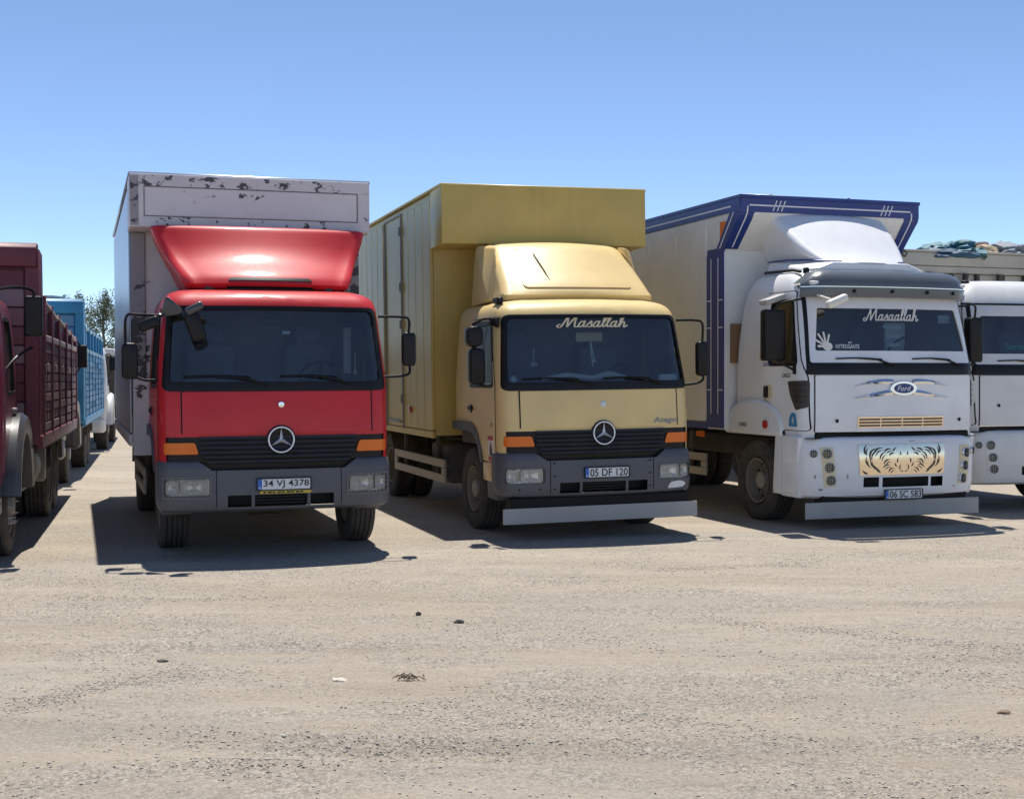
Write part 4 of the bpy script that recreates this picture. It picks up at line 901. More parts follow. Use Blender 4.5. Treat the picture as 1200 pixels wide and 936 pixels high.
# sun visor
q = B(); R_ = []; xs = [i / 20 * 2 - 1 for i in range(21)]; t = bmesh.new()
for u in xs:
    x = u * 1.10; e = max(0, abs(u) - .82) / .18; yb_ = C.fy(min(abs(x), 1.02), 2.75) - .02
    y0 = yb_ - .16 + .16 * e ** 2 * .8
    R_.append([t.verts.new(p) for p in ((x, y0 + .24, 3.03 - .16 * e ** 2), (x * 1.015, y0 + .11, 3.005 - .14 * e ** 2), (x * 1.03, y0 + .03, 2.93 - .06 * e ** 2), (x * 1.04, y0 + .0, 2.83), (x * 1.04, y0 + .03, 2.70), (x * 1.03, y0 + .045, 2.70), (x * 1.02, y0 + .025, 2.83))])
for A, D in zip(R_, R_[1:]):
    for j in range(6): t.faces.new((A[j], A[j + 1], D[j + 1], D[j]))
bmesh.ops.recalc_face_normals(t, faces=t.faces); merge(q, t); vis = link('sun_visor', q, visorm, WX, 50)
b = B(); tube(b, [(x.co.x, x.co.y - .004, x.co.z) for x in []] or [(u * 1.10 * 1.04, C.fy(min(abs(u) * 1.1, 1.02), 2.75) - .185 + .13 * max(0, (abs(u) - .82) / .18) ** 2, 2.82) for u in xs], .007, 5); link('visor_trim', b, chrome, vis)
for x in (-1.0, 1.0): b = B(); box(b, x - .07, x + .07, C.fy(1.0, 2.75) - .165, C.fy(1.0, 2.75) - .10, 2.84, 2.885, .01); link('marker_lamp', b, platew, vis)
for x in (-.55, -.05, .45, .85): b = B(); box(b, x - .012, x + .012, C.fy(x, 2.75) - .20, C.fy(x, 2.75) - .15, 2.75, 2.79, .004); link('visor_clip', b, blackp, vis)
# deflector
b = B(); hull(b, [(-.92, 1.55, 3.02), (.92, 1.55, 3.02), (-.80, .62, 3.05), (.80, .62, 3.05), (-.88, 1.55, 3.20), (.88, 1.55, 3.20), (-.52, .60, 3.15), (.52, .60, 3.15)], .03, 3); spo = link('wind_deflector', b, whi, WX)
NS = Cab([(3.15, .58, .60, .15, .08), (3.24, .67, .74, .16, .09), (3.42, .76, .97, .16, .10), (3.62, .81, 1.21, .15, .10), (3.75, .825, 1.37, .14, .10), (3.815, .80, 1.46, .14, .08), (3.845, .73, 1.56, .15, .06)], 1.93, .05)
b = NS.body(B(), [3.15, 3.19, 3.24, 3.3, 3.36, 3.42, 3.5, 3.56, 3.62, 3.68, 3.72, 3.75, 3.78, 3.80, 3.81, 3.825, 3.837, 3.845], .015); link('deflector_nose', b, whi, spo)
for s in (-1, 1): b = B(); tube(b, [(s * .74, 1.80, 3.235), (s * .725, 1.35, 3.225), (s * .69, 1.0, 3.20), (s * .60, .80, 3.18), (s * .40, .64, 3.165)], .010, 5); link('pinstripe', b, navy, spo)
b = B(); tube(b, [(-.98, .62, 3.02), (-.98, .80, 3.05), (-.95, 1.5, 3.07)], .018, 6); lathe(b, [(3.0, .04), (3.06, .035), (3.07, .02)], (-.93, .58, 0), 'z', 10); link('roof_rail', b, blackp, WX)
# mirrors
mirror(WX, -1.52, -1.25, 1.96, 2.56, .55, [[(-1.13, .36, 2.68), (-1.25, .38, 2.66), (-1.36, .46, 2.62), (-1.40, .5, 2.55)], [(-1.18, .40, 1.84), (-1.25, .42, 1.88), (-1.34, .48, 1.94), (-1.38, .52, 1.98)]], rad=.04, thick=.16)
b = B(); M = Matrix.Translation((-1.38, .58, 2.68)) @ Matrix.Rotation(math.radians(-18), 4, 'Y'); t = B(); box(t, -.14, .14, -.10, .10, -.035, .035, .025, 3); bmesh.ops.transform(t, matrix=M, verts=t.verts); merge(b, t); link('kerb_mirror', b, skirtm, WX)
b = B(); box(b, -1.20, -1.12, .34, .46, 1.78, 1.93, .025, 2); link('mirror_foot', b, blackp, WX)
b = B(); M = Matrix.Translation((-.88, .0, 2.64)) @ Matrix.Rotation(math.radians(-22), 4, 'Y'); t = B(); box(t, -.14, .14, -.05, .05, -.05, .045, .035, 3); bmesh.ops.transform(t, matrix=M, verts=t.verts); merge(b, t); tube(b, [(-.95, .03, 2.66), (-1.0, .22, 2.72)], .014, 6); link('front_mirror', b, sticker, WX)
mirror(WX, 1.27, 1.46, 1.95, 2.50, .45, [[(1.10, .36, 2.66), (1.25, .36, 2.66), (1.36, .42, 2.62), (1.37, .45, 2.48)], [(1.17, .36, 1.92), (1.28, .38, 1.92), (1.36, .44, 1.97)]], rad=.04, thick=.16)
# emblem with wings
ex, ez = .07, 1.635
ye = C.fy(ex, ez) - .03
def ell(b, rx, rz, d0, d1, n=36): prism(b, [(ex + rx * math.cos(2 * math.pi * i / n), ez + rz * math.sin(2 * math.pi * i / n)) for i in range(n)], 'y', ye - d1, ye - d0, .003)
b = B(); ell(b, .185, .085, -.02, .010); em = link('oval_emblem', b, chrome, WX)
b = B(); ell(b, .135, .058, .011, .014); link('emblem_field', b, navy, em)
b = B(); text(b, 'Ford', ex, ez, .17, .062, flat_y(ye), .0155, .25); link('emblem_lettering', b, sticker, em)
for s in (-1, 1):
    for u in (-1, 1):
        P = [(ex + s * (.14 + .50 * k / 10), ez + u * (.045 + .012 * math.sin(math.pi * k / 10)) + (.030 * u if u > 0 else 0) - .07 * (k / 10) ** 2 * (1 if u < 0 else .75)) for k in range(11)]
        wd = [.030 * (1 - (k / 10) ** 1.6) + .002 for k in range(11)]
        b = B(); t = bmesh.new(); R_ = [[t.verts.new(C.front(a, c + o_, d_)) for o_, d_ in ((w_ + .004, .012), (w_, .022), (0, .040), (-w_, .022), (-w_ - .004, .012))] for (a, c), w_ in zip(P, wd)]
        for A, D in zip(R_, R_[1:]):
            for j in range(4): t.faces.new((A[j], A[j + 1], D[j + 1], D[j]))
        bmesh.ops.recalc_face_normals(t, faces=t.faces); merge(b, t); link('emblem_wing', b, chrome, em, 20)
# small grille, holes
b = B(); patch(b, rpoly(rect(-.535, .655, 1.178, 1.305), .012, 2), C.front, .024, .02, 10); g = link('front_grille', b, goldm, WX)
for i in range(3):
    for j in range(4):
        x0 = -.515 + j * .2925; z0 = 1.192 + i * .036; b = B(); patch(b, rect(x0, x0 + .275, z0, z0 + .020), C.front, .026, .002, 3); link('grille_slot', b, goldd, g)
for x in (-.80, .90): b = B(); y = C.fy(x, 1.26); lathe(b, [(y - .025, .022), (y - .027, .016), (y - .02, .004)], (x, 0, 1.26), 'y', 14); link('bonnet_bolt', b, rub, WX)
# cut-out ornament plate on the bumper
b = B(); patch(b, rpoly([(-.55, .63), (.60, .63), (.625, .985), (-.575, .985)], .01, 2), K.front, .012, .014, 10, .06); orn = link('ornament_plate', b, goldm, WX)
def leaf(cx, cz, L, w_, a, bend=.2):
    P = []; Q = []
    for k in range(9):
        u = k / 8; x = (u - .5) * L; off = bend * L * (u - .5) ** 2 * 2; hw = w_ * .62 * math.sin(math.pi * u ** .7) + .0008; P.append((x, off + hw)); Q.append((x, off - hw))
    ca, sa = math.cos(a), math.sin(a); t = bmesh.new(); f = lambda p: t.verts.new(K.front(cx + p[0] * ca - p[1] * sa, cz + p[0] * sa + p[1] * ca, .0145))
    A_ = [f(p) for p in P]; D = [f(p) for p in Q]
    for i in range(8): t.faces.new((A_[i], A_[i + 1], D[i + 1], D[i]))
    b = B(); merge(b, t); link('plate_cutout', b, goldd, orn)
cx0 = .025
for s in (-1, 1):
    for dx, dz, L, w_, a, bd in ((.52, .93, .12, .018, 100, .3), (.44, .90, .17, .020, 125, .5), (.36, .93, .17, .018, 150, .4), (.30, .87, .13, .014, 135, .4), (.22, .93, .11, .016, 165, .3), (.13, .93, .07, .014, 140, .2), (.17, .88, .08, .016, 160, .3),
                                 (.50, .78, .13, .016, 70, .4), (.43, .75, .16, .018, 55, .5), (.37, .70, .11, .016, 40, .3), (.52, .66, .09, .018, 30, .2), (.24, .80, .11, .014, 150, .5), (.24, .745, .10, .013, 165, .5), (.18, .70, .09, .012, 150, .4), (.09, .80, .06, .012, 100, .2), (.06, .72, .07, .010, 95, .3), (.12, .745, .06, .011, 60, .3), (.05, .88, .05, .010, 80, .2), (.03, .67, .04, .009, 20, .2)):
        leaf(cx0 + s * dx, dz, L, w_, math.radians(a if s > 0 else 180 - a), bd * (1 if s > 0 else -1))
        if L > .08 and .66 < dz - .028 and dx > .1: leaf(cx0 + s * (dx - .022), dz - .026, L * .8, w_ * .6, math.radians(a if s > 0 else 180 - a), bd * (1 if s > 0 else -1))
plate(WX, .03, .40, .52, .115, '06 SC 583', K.fy(0, .40) - .03)
b = B(); box(b, -1.24, 1.15, .08, .095, .135, .325, .005); dam = link('air_dam', b, skirtm, WX)
b = B(); box(b, -1.0, 1.0, .12, .3, .30, .40, .01); link('air_dam_bracket', b, rub, dam)
for x in (-.9, -.5, -.1, .3, .7): b = B(); lathe(b, [(.094, .012), (.10, .012)], (x, 0, .305), 'y', 8); link('dam_bolt', b, rub, dam)
# door writing and stickers
sd = C.side(-1); fl = lambda u, v, d: sd(-u, v, d)
b = B(); text(b, 'CARGO', -.57, 1.79, .19, .05, fl, .014); link('model_lettering', b, platek, WX)
b = B(); text(b, '2526', -1.0, 1.925, .24, .045, fl, .014); link('model_number', b, navy, WX)
b = B(); text(b, 'CARGO', -1.54, 1.185, .2, .05, lambda u, v, d: (-(1.247), -u, v), 0); link('fender_lettering', b, platek, WX)
b = B(); patch(b, rpoly([(.33, 1.19), (.52, 1.19), (.50, 1.30), (.44, 1.36), (.36, 1.34)], .03, 3), sd, .0135, .003, 4); q = link('blue_sticker', b, bluest, WX)
b = B(); text(b, '4', -.42, 1.265, .05, .09, fl, .017); link('sticker_mark', b, sticker, q)
# cargo box: sloped chin at the front
BW = 1.30
prof = [(1.92, 1.10), (1.92, 3.38), (1.52, 3.80), (1.50, 4.02), (10.5, 4.02), (10.5, 1.10)]
b = B(); prism(b, prof, 'x', -BW, BW); cb = link('cargo_box', b, cream, WX)
for s in (-1, 1):
    for i in range(9):
        y0 = 2.40 + i * .88; b = B(); box(b, s * (BW + .006) - .008, s * (BW + .006) + .008, y0 + .003, y0 + .877, 1.20, 3.83, .003); link('side_panel', b, cream, WX)
fx = lambda s: flat_x(BW, s)
def strip(nm, poly, s, d, mat, par): b = B(); patch(b, poly, fx(s), d, .004, 1, 9); return link(nm, b, mat, par)
# shear-shaped strips as prisms lying on the side
def sidepoly(nm, poly, s, d, mat, par):
    b = B(); prism(b, poly, 'x', s * BW, s * (BW + d)); return link(nm, b, mat, par)
b = B(); box(b, -BW - .02, BW + .02, 1.47, 10.52, 4.0, 4.045, .006); link('roof_edge', b, navy, WX)
for s in (-1, 1):
    tr = sidepoly('top_trim', [(1.50, 3.84), (10.5, 3.84), (10.5, 3.998), (1.50, 3.998)], s, .018, navy, WX)
    sidepoly('pinstripe', [(1.72, 3.905), (10.5, 3.905), (10.5, 3.925), (1.72, 3.925)], s, .021, pinst, tr)
    ch = sidepoly('chin_trim', [(1.50, 3.838), (1.75, 3.838), (2.10, 3.42), (2.35, 3.42), (2.35, 3.36), (1.925, 3.36), (1.52, 3.79)], s, .018, navy, WX)
    sidepoly('pinstripe', [(1.63, 3.838), (1.655, 3.838), (2.03, 3.415), (2.0, 3.415)], s, .021, pinst, ch)
    vt = sidepoly('front_trim', [(1.925, 1.12), (2.37, 1.12), (2.37, 3.358), (1.925, 3.358)], s, .018, navy, WX)
    for y in (2.05, 2.24): sidepoly('pinstripe', [(y, 1.3), (y + .018, 1.3), (y + .018, 3.30), (y, 3.30)], s, .021, pinst, vt)
    for z in (1.6, 2.4, 2.75): sidepoly('pinstripe', [(1.93, z), (2.049, z), (2.049, z + .015), (1.93, z + .015)], s, .021, pinst, vt); sidepoly('pinstripe', [(2.26, z), (2.36, z), (2.36, z + .015), (2.26, z + .015)], s, .021, pinst, vt)
    bt = sidepoly('bottom_trim', [(2.372, 1.10), (10.5, 1.10), (10.5, 1.19), (2.372, 1.19)], s, .018, navy, WX)
    b = B(); box(b, s * 1.24 - .02, s * 1.24 + .02, 2.6, 2.8, .98, 1.06, .01); link('side_marker', b, orange, WX)
sidepoly('orange_patch', [(1.80, 3.62), (2.02, 3.45), (2.02, 3.75), (1.80, 3.75)], -1, .012, orange, WX)
# front face trim
slope = lambda z: 1.52 + (3.80 - z) * .9524 if z < 3.80 else 1.50 + (4.02 - z) * .09
ff = lambda u, v, d: (u, slope(v) - d, v)
b = B(); patch(b, rect(-BW, BW, 3.83, 3.998), ff, .016, .014, 2, .05); tf = link('front_top_trim', b, navy, WX)
b = B(); patch(b, rect(-BW + .12, BW - .12, 3.905, 3.922), ff, .019, .003, 2); link('pinstripe', b, pinst, tf)
for s in (-1, 1):
    P = [(s * BW, 3.828), (s * (BW - .20), 3.828), (s * (BW - .17), 3.40), (s * BW, 3.40)]
    b = B(); patch(b, P, ff, .016, .014, 2, .08); e = link('front_edge_trim', b, navy, WX)
    P = [(s * (BW - .09), 3.90), (s * (BW - .107), 3.90), (s * (BW - .09), 3.42), (s * (BW - .073), 3.42)]
    b = B(); patch(b, P, ff, .019, .003, 1, .08); link('pinstripe', b, pinst, e)
    for k in range(3):
        x = s * (.85 - .06 * k); b = B(); patch(b, [(x, 3.85), (x + .014, 3.85), (x + .064, 3.98), (x + .05, 3.98)], ff, .019, .003, 1); link('pinstripe', b, pinst, tf)
b = B(); box(b, -1.22, -1.05, 1.86, 1.92, 1.95, 2.45, .006); link('brown_board', b, card, WX)
for x in (-.7, .45):
    b = B(); tube(b, [(x - .03, 1.8, 4.04), (x - .02, 1.8, 4.09), (x + .02, 1.8, 4.09), (x + .03, 1.8, 4.04)], .012, 6, 3); link('lifting_eye', b, frame, WX)
for s in (-1, 1): side_underrun(WX, s, 2.6, 5.6, 1.2, rail)
b = B(); box(b, .5, 1.15, 2.4, 3.6, .5, 1.0, .07, 3); link('fuel_tank', b, steel, WX)
# ---------------------------------------------------------------- neighbour on the right
NX = thing('open_bed_truck', 'white cab truck with beige open bed loaded with tarpaulins and sacks', 'truck', (7.16, 17.3, 0), .33, 0, 'box trucks parked in a row')
C, K, hood, bump = tall_cab(NX, whi2, False)
for x in (-.99, .99): wheel(NX, x, 1.40, .50, 1 if x > 0 else -1, .30, dish=.15)
rear_axle(NX, 6.4, .50); chassis(NX, .5, 9.8, .84, (1.40, 6.4), wr=.5)
wiper(NX, C, -.05, -.80, 1.90, 1.985); wiper(NX, C, .92, .22, 1.90, 1.985)
mirror(NX, -1.45, -1.26, 1.96, 2.56, .50, [[(-1.12, .36, 2.70), (-1.25, .36, 2.70), (-1.34, .42, 2.66), (-1.37, .48, 2.55)], [(-1.17, .40, 1.90), (-1.28, .42, 1.90), (-1.34, .46, 1.97)]], rad=.04, thick=.16)
mirror(NX, 1.26, 1.45, 1.96, 2.56, .50, [[(1.12, .36, 2.70), (1.25, .36, 2.70), (1.34, .42, 2.66), (1.37, .48, 2.55)], [(1.17, .40, 1.90), (1.28, .42, 1.90), (1.34, .46, 1.97)]], rad=.04, thick=.16)
b = B(); text(b, 'Simsek', -.44, 2.17, .42, .085, C.front, .004); link('windscreen_text', b, tealt, NX)
for x in (-.85, .85): b = B(); lathe(b, [(3.0, .06), (3.06, .055), (3.075, .03)], (x, .75, 0), 'z', 12); link('roof_lamp', b, blackp, NX)
b = B(); patch(b, rpoly(rect(1.0, 1.3, 1.45, 1.75), .02, 2), C.side(-1), .012, .01, 3); link('grey_patch', b, skirtm, NX)
for x in (-.80, .80): b = B(); y = C.fy(x, 1.40); lathe(b, [(y - .025, .022), (y - .027, .016), (y - .02, .004)], (x, 0, 1.40), 'y', 14); link('bonnet_bolt', b, rub, NX)
# open bed with a high headboard
b = B(); box(b, -1.27, 1.27, 2.2, 9.8, 1.1, 1.25, .01); bed = link('bed_floor', b, frame, NX)
b = B(); box(b, -1.27, 1.27, 2.05, 2.12, 1.2, 3.28, .01); hb = link('headboard', b, beige, NX)
for z, hh in ((3.285, .10), (3.39, .19)): b = B(); box(b, -1.30, 1.30, 2.0, 2.12, z, z + hh, .012); link('headboard_beam', b, beige, hb)
b = B(); box(b, -1.30, 1.30, 1.99, 2.10, 3.582, 3.615, .006); link('headboard_cap', b, beige, hb)
for x in (-1.0, -.55, -.1, .35, .8, 1.2): b = B(); box(b, x - .03, x + .03, 1.99, 2.05, 1.3, 3.28, .006); link('headboard_post', b, frame, hb)
for x in (-.5, .1, .7): b = B(); hull(b, [(x - .03, 1.99, 3.28), (x + .03, 1.99, 3.28), (x - .03, 1.99, 3.1), (x + .03, 1.99, 3.1), (x - .03, 1.9, 3.28), (x + .03, 1.9, 3.28)]); link('headboard_gusset', b, frame, hb)
for s in (-1, 1):
    for i in range(11):
        z = 1.28 + i * .205; b = B(); box(b, s * 1.24 - .03, s * 1.24 + .03, 2.13, 9.8, z, z + .195, .006); link('side_board', b, beige, NX)
    for y in np.arange(2.5, 9.8, 1.2): b = B(); box(b, s * 1.285 - .02, s * 1.285 + .02, y - .05, y + .05, 1.15, 3.55, .006); link('side_post', b, beige, NX)
for x in (-.95, .42): b = B(); tube(b, [(x, 1.98, 3.60), (x - .04, 1.96, 3.55), (x, 1.96, 3.50), (x + .04, 1.96, 3.55), (x, 1.98, 3.60)], .01, 6, 4); link('lashing_ring', b, frame, hb)

for x, z, w_, h_ in ((-1.02, .47, .05, .03), (-.98, .80, .06, .012), (-1.08, .62, .02, .05), (.78, .47, .07, .012), (-.70, .62, .02, .06), (.15, 1.02, .09, .01), (-.35, .95, .05, .012)):
    b = B(); n = 9; P = [(x + w_ * .5 * math.cos(6.283 * i / n) * (1 + .35 * math.sin(i * 2.3)), z + h_ * .5 * math.sin(6.283 * i / n) * (1 + .3 * math.cos(i * 1.7))) for i in range(n)]
    t = bmesh.new(); t.faces.new([t.verts.new(K_W.front(u, v, .002)) for u, v in P]); merge(b, t); link('scuff', b, steel, WX)
# ================================================================ load on the open bed
from mathutils import noise as mnoise
def lump(name, label, cat, mat, cx, cy, cz, rx, ry, rz_, seed, fold=.35, rot=0, group=None):
    t = bmesh.new(); bmesh.ops.create_icosphere(t, subdivisions=4, radius=1)
    for v in t.verts:
        p = v.co.copy(); n = mnoise.noise(p * 1.6 + Vector((seed * 3.1, seed, 0))); r = 1 - abs(mnoise.noise(p * 3.4 + Vector((seed, 0, seed * 2)))) * 1.6; r2 = mnoise.noise(p * 7 + Vector((seed, seed, 0)))
        k = 1 + n * .45 + fold * (r - .6) * .6 + fold * .25 * r2
        v.co = p * k; v.co.z = max(v.co.z, -.55)
    M = Matrix.Rotation(rot, 4, 'Z') @ Matrix.Diagonal((rx, ry, rz_, 1)); bmesh.ops.transform(t, matrix=M, verts=t.verts)
    o = link(name, t, mat, None, 60); W = NX.matrix_basis @ Vector((cx, cy, cz)); o.location = W; o.rotation_euler = (0, 0, .33)
    return tag(o, label, cat, group)
bpy.context.view_layer.update()
lump('blue_tarpaulin', 'crumpled dark blue tarpaulin at the end of the beige open bed', 'tarpaulin', bluet, -.05, 2.45, 3.56, .55, .5, .10, 1, .6)
lump('teal_tarpaulin', 'crumpled teal tarpaulin heaped highest on the beige open bed', 'tarpaulin', tealt, .30, 2.6, 3.62, .36, .5, .19, 2, .7)
lump('brown_blanket', 'dark brown rolled blanket between teal tarpaulin and grey sheet', 'blanket', brownb, .72, 2.7, 3.63, .28, .45, .16, 3, .5)
lump('tan_sack', 'tan sack lying against the headboard of the open bed', 'sack', tanb, .66, 2.32, 3.58, .33, .2, .15, 4, .35)
lump('grey_sheet', 'grey folded sheet beside the brown blanket on the open bed', 'sheet', greyt, 1.18, 2.5, 3.63, .34, .4, .18, 5, .45)
lump('load_heap', 'low heap of packed goods filling the open truck bed', 'load', brownb, 0, 5.8, 3.0, 1.1, 3.2, .5, 6, .3)
b = B(); box(b, -1.2, 1.2, 2.15, 9.7, 1.26, 3.0, .05); link('packed_load', b, tanb, NX)
# ================================================================ stake-sided trucks of the row on the left
def old_cab(root, col, wx=1.03, trim=fendm):
    C = Cab([(.75, 1.04, .06, .10, .03), (1.2, 1.07, .03, .11, .04), (1.6, 1.07, .05, .11, .04), (2.0, 1.05, .12, .11, .05), (2.42, 1.0, .22, .12, .06), (2.52, .95, .28, .14, .06), (2.58, .85, .38, .16, .06)], 1.55, .08)
    ws = rpoly([(-.95, 1.68), (.95, 1.68), (.90, 2.38), (-.90, 2.38)], .06, 3); win = rpoly([(.45, 1.62), (1.12, 1.62), (1.12, 2.30), (.60, 2.30)], .05, 3)
    b = C.body(B(), zlist(.75, 1.6, 8) + zlist(1.7, 2.4, 7) + [2.44, 2.48, 2.52, 2.55, 2.58], .04)
    cut(b, ws, 'y', lambda c: c.y < .8); cut(b, win, 'x'); cut(b, [(.62, .6), (.70, .95), (.88, 1.18), (1.15, 1.26), (1.45, 1.2), (1.75, .95), (1.75, .6)], 'x'); link('cab', b, col, root)
    b = B(); patch(b, ws, C.front, -.01, .006, 12); g = link('windscreen', b, glw, root)
    b = B(); ring(b, rpoly([(-1.0, 1.63), (1.0, 1.63), (.94, 2.43), (-.94, 2.43)], .07, 3), ws, C.front, .006, .02); link('windscreen_seal', b, rub, g)
    for s in (-1, 1):
        sd = C.side(s); b = B(); patch(b, [(.34, .85), (.66, .85), (.72, 1.05), (.92, 1.26), (1.24, 1.26), (1.24, 2.38), (.56, 2.38), (.34, 1.6)], sd, .01, .02, 8); cut(b, win, 'x'); d = link('door', b, col, root)
        b = B(); patch(b, win, sd, -.008, .006, 4); link('door_window', b, gls, d)
        b = B(); ring(b, rpoly([(.41, 1.585), (1.16, 1.585), (1.16, 2.34), (.57, 2.34)], .055, 3), win, sd, .013, .02); link('window_frame', b, rub, d)
        b = B(); box(b, min(s * 1.06, s * 1.11), max(s * 1.06, s * 1.11), 1.0, 1.14, 1.42, 1.46, .01); link('door_handle', b, steel, d)
        # black mudguard arch standing out over the wheel
        b = B(); q = bmesh.new(); R_ = []
        for i in range(17):
            a = math.radians(8 + 164 * i / 16); f = lambda r, x: q.verts.new((s * x, 1.18 - r * math.cos(a), .52 + r * 1.14 * math.sin(a)))
            R_.append([f(.78, 1.02), f(.78, 1.15), f(.74, 1.20), f(.60, 1.19), f(.59, .8)])
        for A, D in zip(R_, R_[1:]):
            for j in range(4): q.faces.new((A[j], A[j + 1], D[j + 1], D[j]))
        bmesh.ops.recalc_face_normals(q, faces=q.faces); merge(b, q); link('mudguard', b, trim, root)
    K = Cab([(.45, 1.0, .0, .15, .03), (.5, 1.04, -.04, .16, .03), (.75, 1.04, -.04, .16, .03), (.8, 1.0, .0, .15, .03)], .36, .02); b = K.body(B(), [.45, .47, .5, .6, .75, .78, .8], None); link('bumper', b, trim, root)
    b = B(); patch(b, rect(-.7, .7, .95, 1.35), C.front, .012, .02, 8); gr = link('grille', b, blackp, root)
    for i in range(5): b = B(); patch(b, rect(-.68, .68, .98 + i * .075, 1.02 + i * .075), C.front, .03, .02, 8); link('grille_slat', b, slatm, gr)
    for s in (-1, 1):
        b = B(); lathe(b, [(-.02, .09), (-.05, .10), (-.06, .085), (-.04, .05), (-.03, .01)], (s * .85, .05, 1.12), 'y', 20); h = link('headlight', b, lampref, root)
    interior(root, C, 1.2, 2.45, .95, y1=1.45, dz=1.62, wins=win, seats=False)
    return C
def stake_body(root, paintm, boardm, railmat, L, zb, zs, zh, bays, headboards=9, y0=2.0, drop=0.):
    b = B(); box(b, -1.2, 1.2, y0 + .1, y0 + L, zb - .16, zb - .02, .01); link('bed_floor', b, frame, root)
    hb = B(); box(hb, -1.20, 1.20, y0 + .06, y0 + .10, zb, zh - .03); hd = link('headboard', hb, paintm, root)
    for s in (-1, 1):
        b = B(); box(b, min(s * 1.10, s * 1.25), max(s * 1.10, s * 1.25), y0 - .02, y0 + .10, zb - .05, zh - .06, .012); link('headboard_post', b, paintm, hd)
        b = B(); prism(b, [(y0 + .101, zb + .0), (y0 + .36, zb + .0), (y0 + .36, zh - .45), (y0 + .30, zh - .10), (y0 + .101, zh - .08)], 'x', s * 1.215, s * 1.255, .006); link('headboard_wing', b, paintm, hd)
    b = B(); prism(b, [(y0 - .06, zh - .26), (y0 + .12, zh - .26), (y0 + .12, zh), (y0 + .0, zh), (y0 - .10, zh - .06)], 'x', -1.23, 1.23, .012); link('headboard_beam', b, paintm, hd)
    n = headboards; hz = (zh - .28 - zb) / n
    for i in range(n): b = B(); box(b, -1.095, 1.095, y0 + .02, y0 + .058, zb + i * hz + .008, zb + (i + 1) * hz - .008, .006); link('headboard_board', b, boardm, hd)
    # sides: posts, boards, upper panels and rails
    ys_ = y0 + .37; bl = (L - .37) / bays; zm = zs - .42; nb = max(6, int((zm - zb - .1) / .105)); bh = (zm - zb - .12) / nb
    pb = B(); box(pb, -.016, .016, .035, bl - .035, .012, bh - .012, .004); proto = link('side_board', pb, boardm, root); first = True
    pp = B(); box(pp, -.03, .03, -.035, .035, 0, zs - zb + .05, .008); post = link('side_post', pp, paintm, root); pf = True
    ps = B(); box(ps, -.010, .010, -.025, .025, 0, zm - zb - .04, .004); stile = link('side_stile', ps, paintm, root); sf_ = True
    for s in (-1, 1):
        for k in range(bays):
            if s < 0: continue
            for i in range(nb):
                o = proto if first else inst(proto, root); first = False
                o.location = (s * (1.238 + rng.normal() * .003), ys_ + k * bl, zb + .06 + i * bh); o.rotation_euler = (rng.normal() * .003, 0, 0)
            for u in (.25, .5, .75):
                o = stile if sf_ else inst(stile, root); sf_ = False
                o.location = (s * 1.246, ys_ + (k + u) * bl, zb + .03); o.rotation_euler = (0, rng.normal() * .004, 0)
        for k in range(bays + 1):
            o = post if pf else inst(post, root); pf = False
            o.scale = (1, 1, (zs - drop * k / bays - zb + .05) / (zs - zb + .05)); o.location = (s * 1.245, ys_ + k * bl, zb - .02); o.rotation_euler = (rng.normal() * .008, rng.normal() * .006, 0)
        if s < 0:
            for i in range(nb): z = zb + .06 + i * bh; b = B(); box(b, -1.231, -1.199, ys_, y0 + L, z + .004, z + bh - .004, .004); link('side_board', b, boardm, root)
        b = B(); box(b, min(s * 1.20, s * 1.27), max(s * 1.20, s * 1.27), y0 + .05, y0 + L, zb - .10, zb + .045, .01); link('sill_rail', b, paintm, root)
        for k in range(bays):
            a, c = ys_ + k * bl + .045, ys_ + (k + 1) * bl - .045
            za, zc = zs - drop * k / bays, zs - drop * (k + 1) / bays
            b = B(); box(b, min(s * 1.205, s * 1.265), max(s * 1.205, s * 1.265), a, c, zm - .04, zm + .035, .01); link('middle_rail', b, railmat, root)
            b = B(); prism(b, [(a, zm + .045), (c, zm + .045), (c, zc - .07), (a, za - .07)], 'x', s * 1.205, s * 1.225, .004); link('upper_panel', b, paintm, root)
            sag = -.02 - .02 * (k % 2); b = B(); tube(b, [(s * 1.235, a, za - .02), (s * 1.235, (a + c) / 2, (za + zc) / 2 + sag), (s * 1.235, c, zc - .02)], .034, 6, 4); link('top_rail', b, railmat, root)
            b = B(); box(b, s * 1.262 - .008, s * 1.262 + .008, (a + c) / 2 - .06, (a + c) / 2 + .06, zm - .34, zm - .28, .004); link('side_latch', b, railmat, root)
    b = B(); box(b, -1.2, 1.2, y0 + L - .06, y0 + L, zb, zs - drop - .1, .01); link('tailgate', b, paintm, root)
MX = thing('maroon_truck', 'maroon stake bed truck with worn wooden side boards and high headboard', 'truck', (-5.68, 11.64, 0), .265, 0, 'stake bed trucks parked nose to tail')
CM = old_cab(MX, maroonc); stake_body(MX, maroon, woodm, railm, 6.4, 1.10, 2.62, 3.18, 5, drop=.26)
for x in (-.90, .90): wheel(MX, x, 1.18, .51, 1 if x > 0 else -1, .28, dish=-.35, spikes=True)
for y in (5.05, 6.15): rear_axle(MX, y, .50)
chassis(MX, .3, 8.3, .80, (1.18, 5.05, 6.15), wr=.5)
mirror(MX, 1.20, 1.37, 2.16, 2.55, .85, [[(.98, .45, 2.58), (1.15, .6, 2.62), (1.28, .8, 2.60), (1.29, .85, 2.5)], [(1.06, .45, 1.82), (1.15, .6, 1.95), (1.27, .82, 2.05)]], rad=.03, thick=.13)
b = B(); lathe(b, [(3.0, .28), (3.05, .30), (3.95, .30), (4.0, .28)], (.80, 0, .72), 'y', 24); link('fuel_tank', b, steel, MX)
b = B(); box(b, .75, 1.12, 3.5 + .7, 4.45, .5, 1.0, .02); link('tool_box', b, steel, MX)
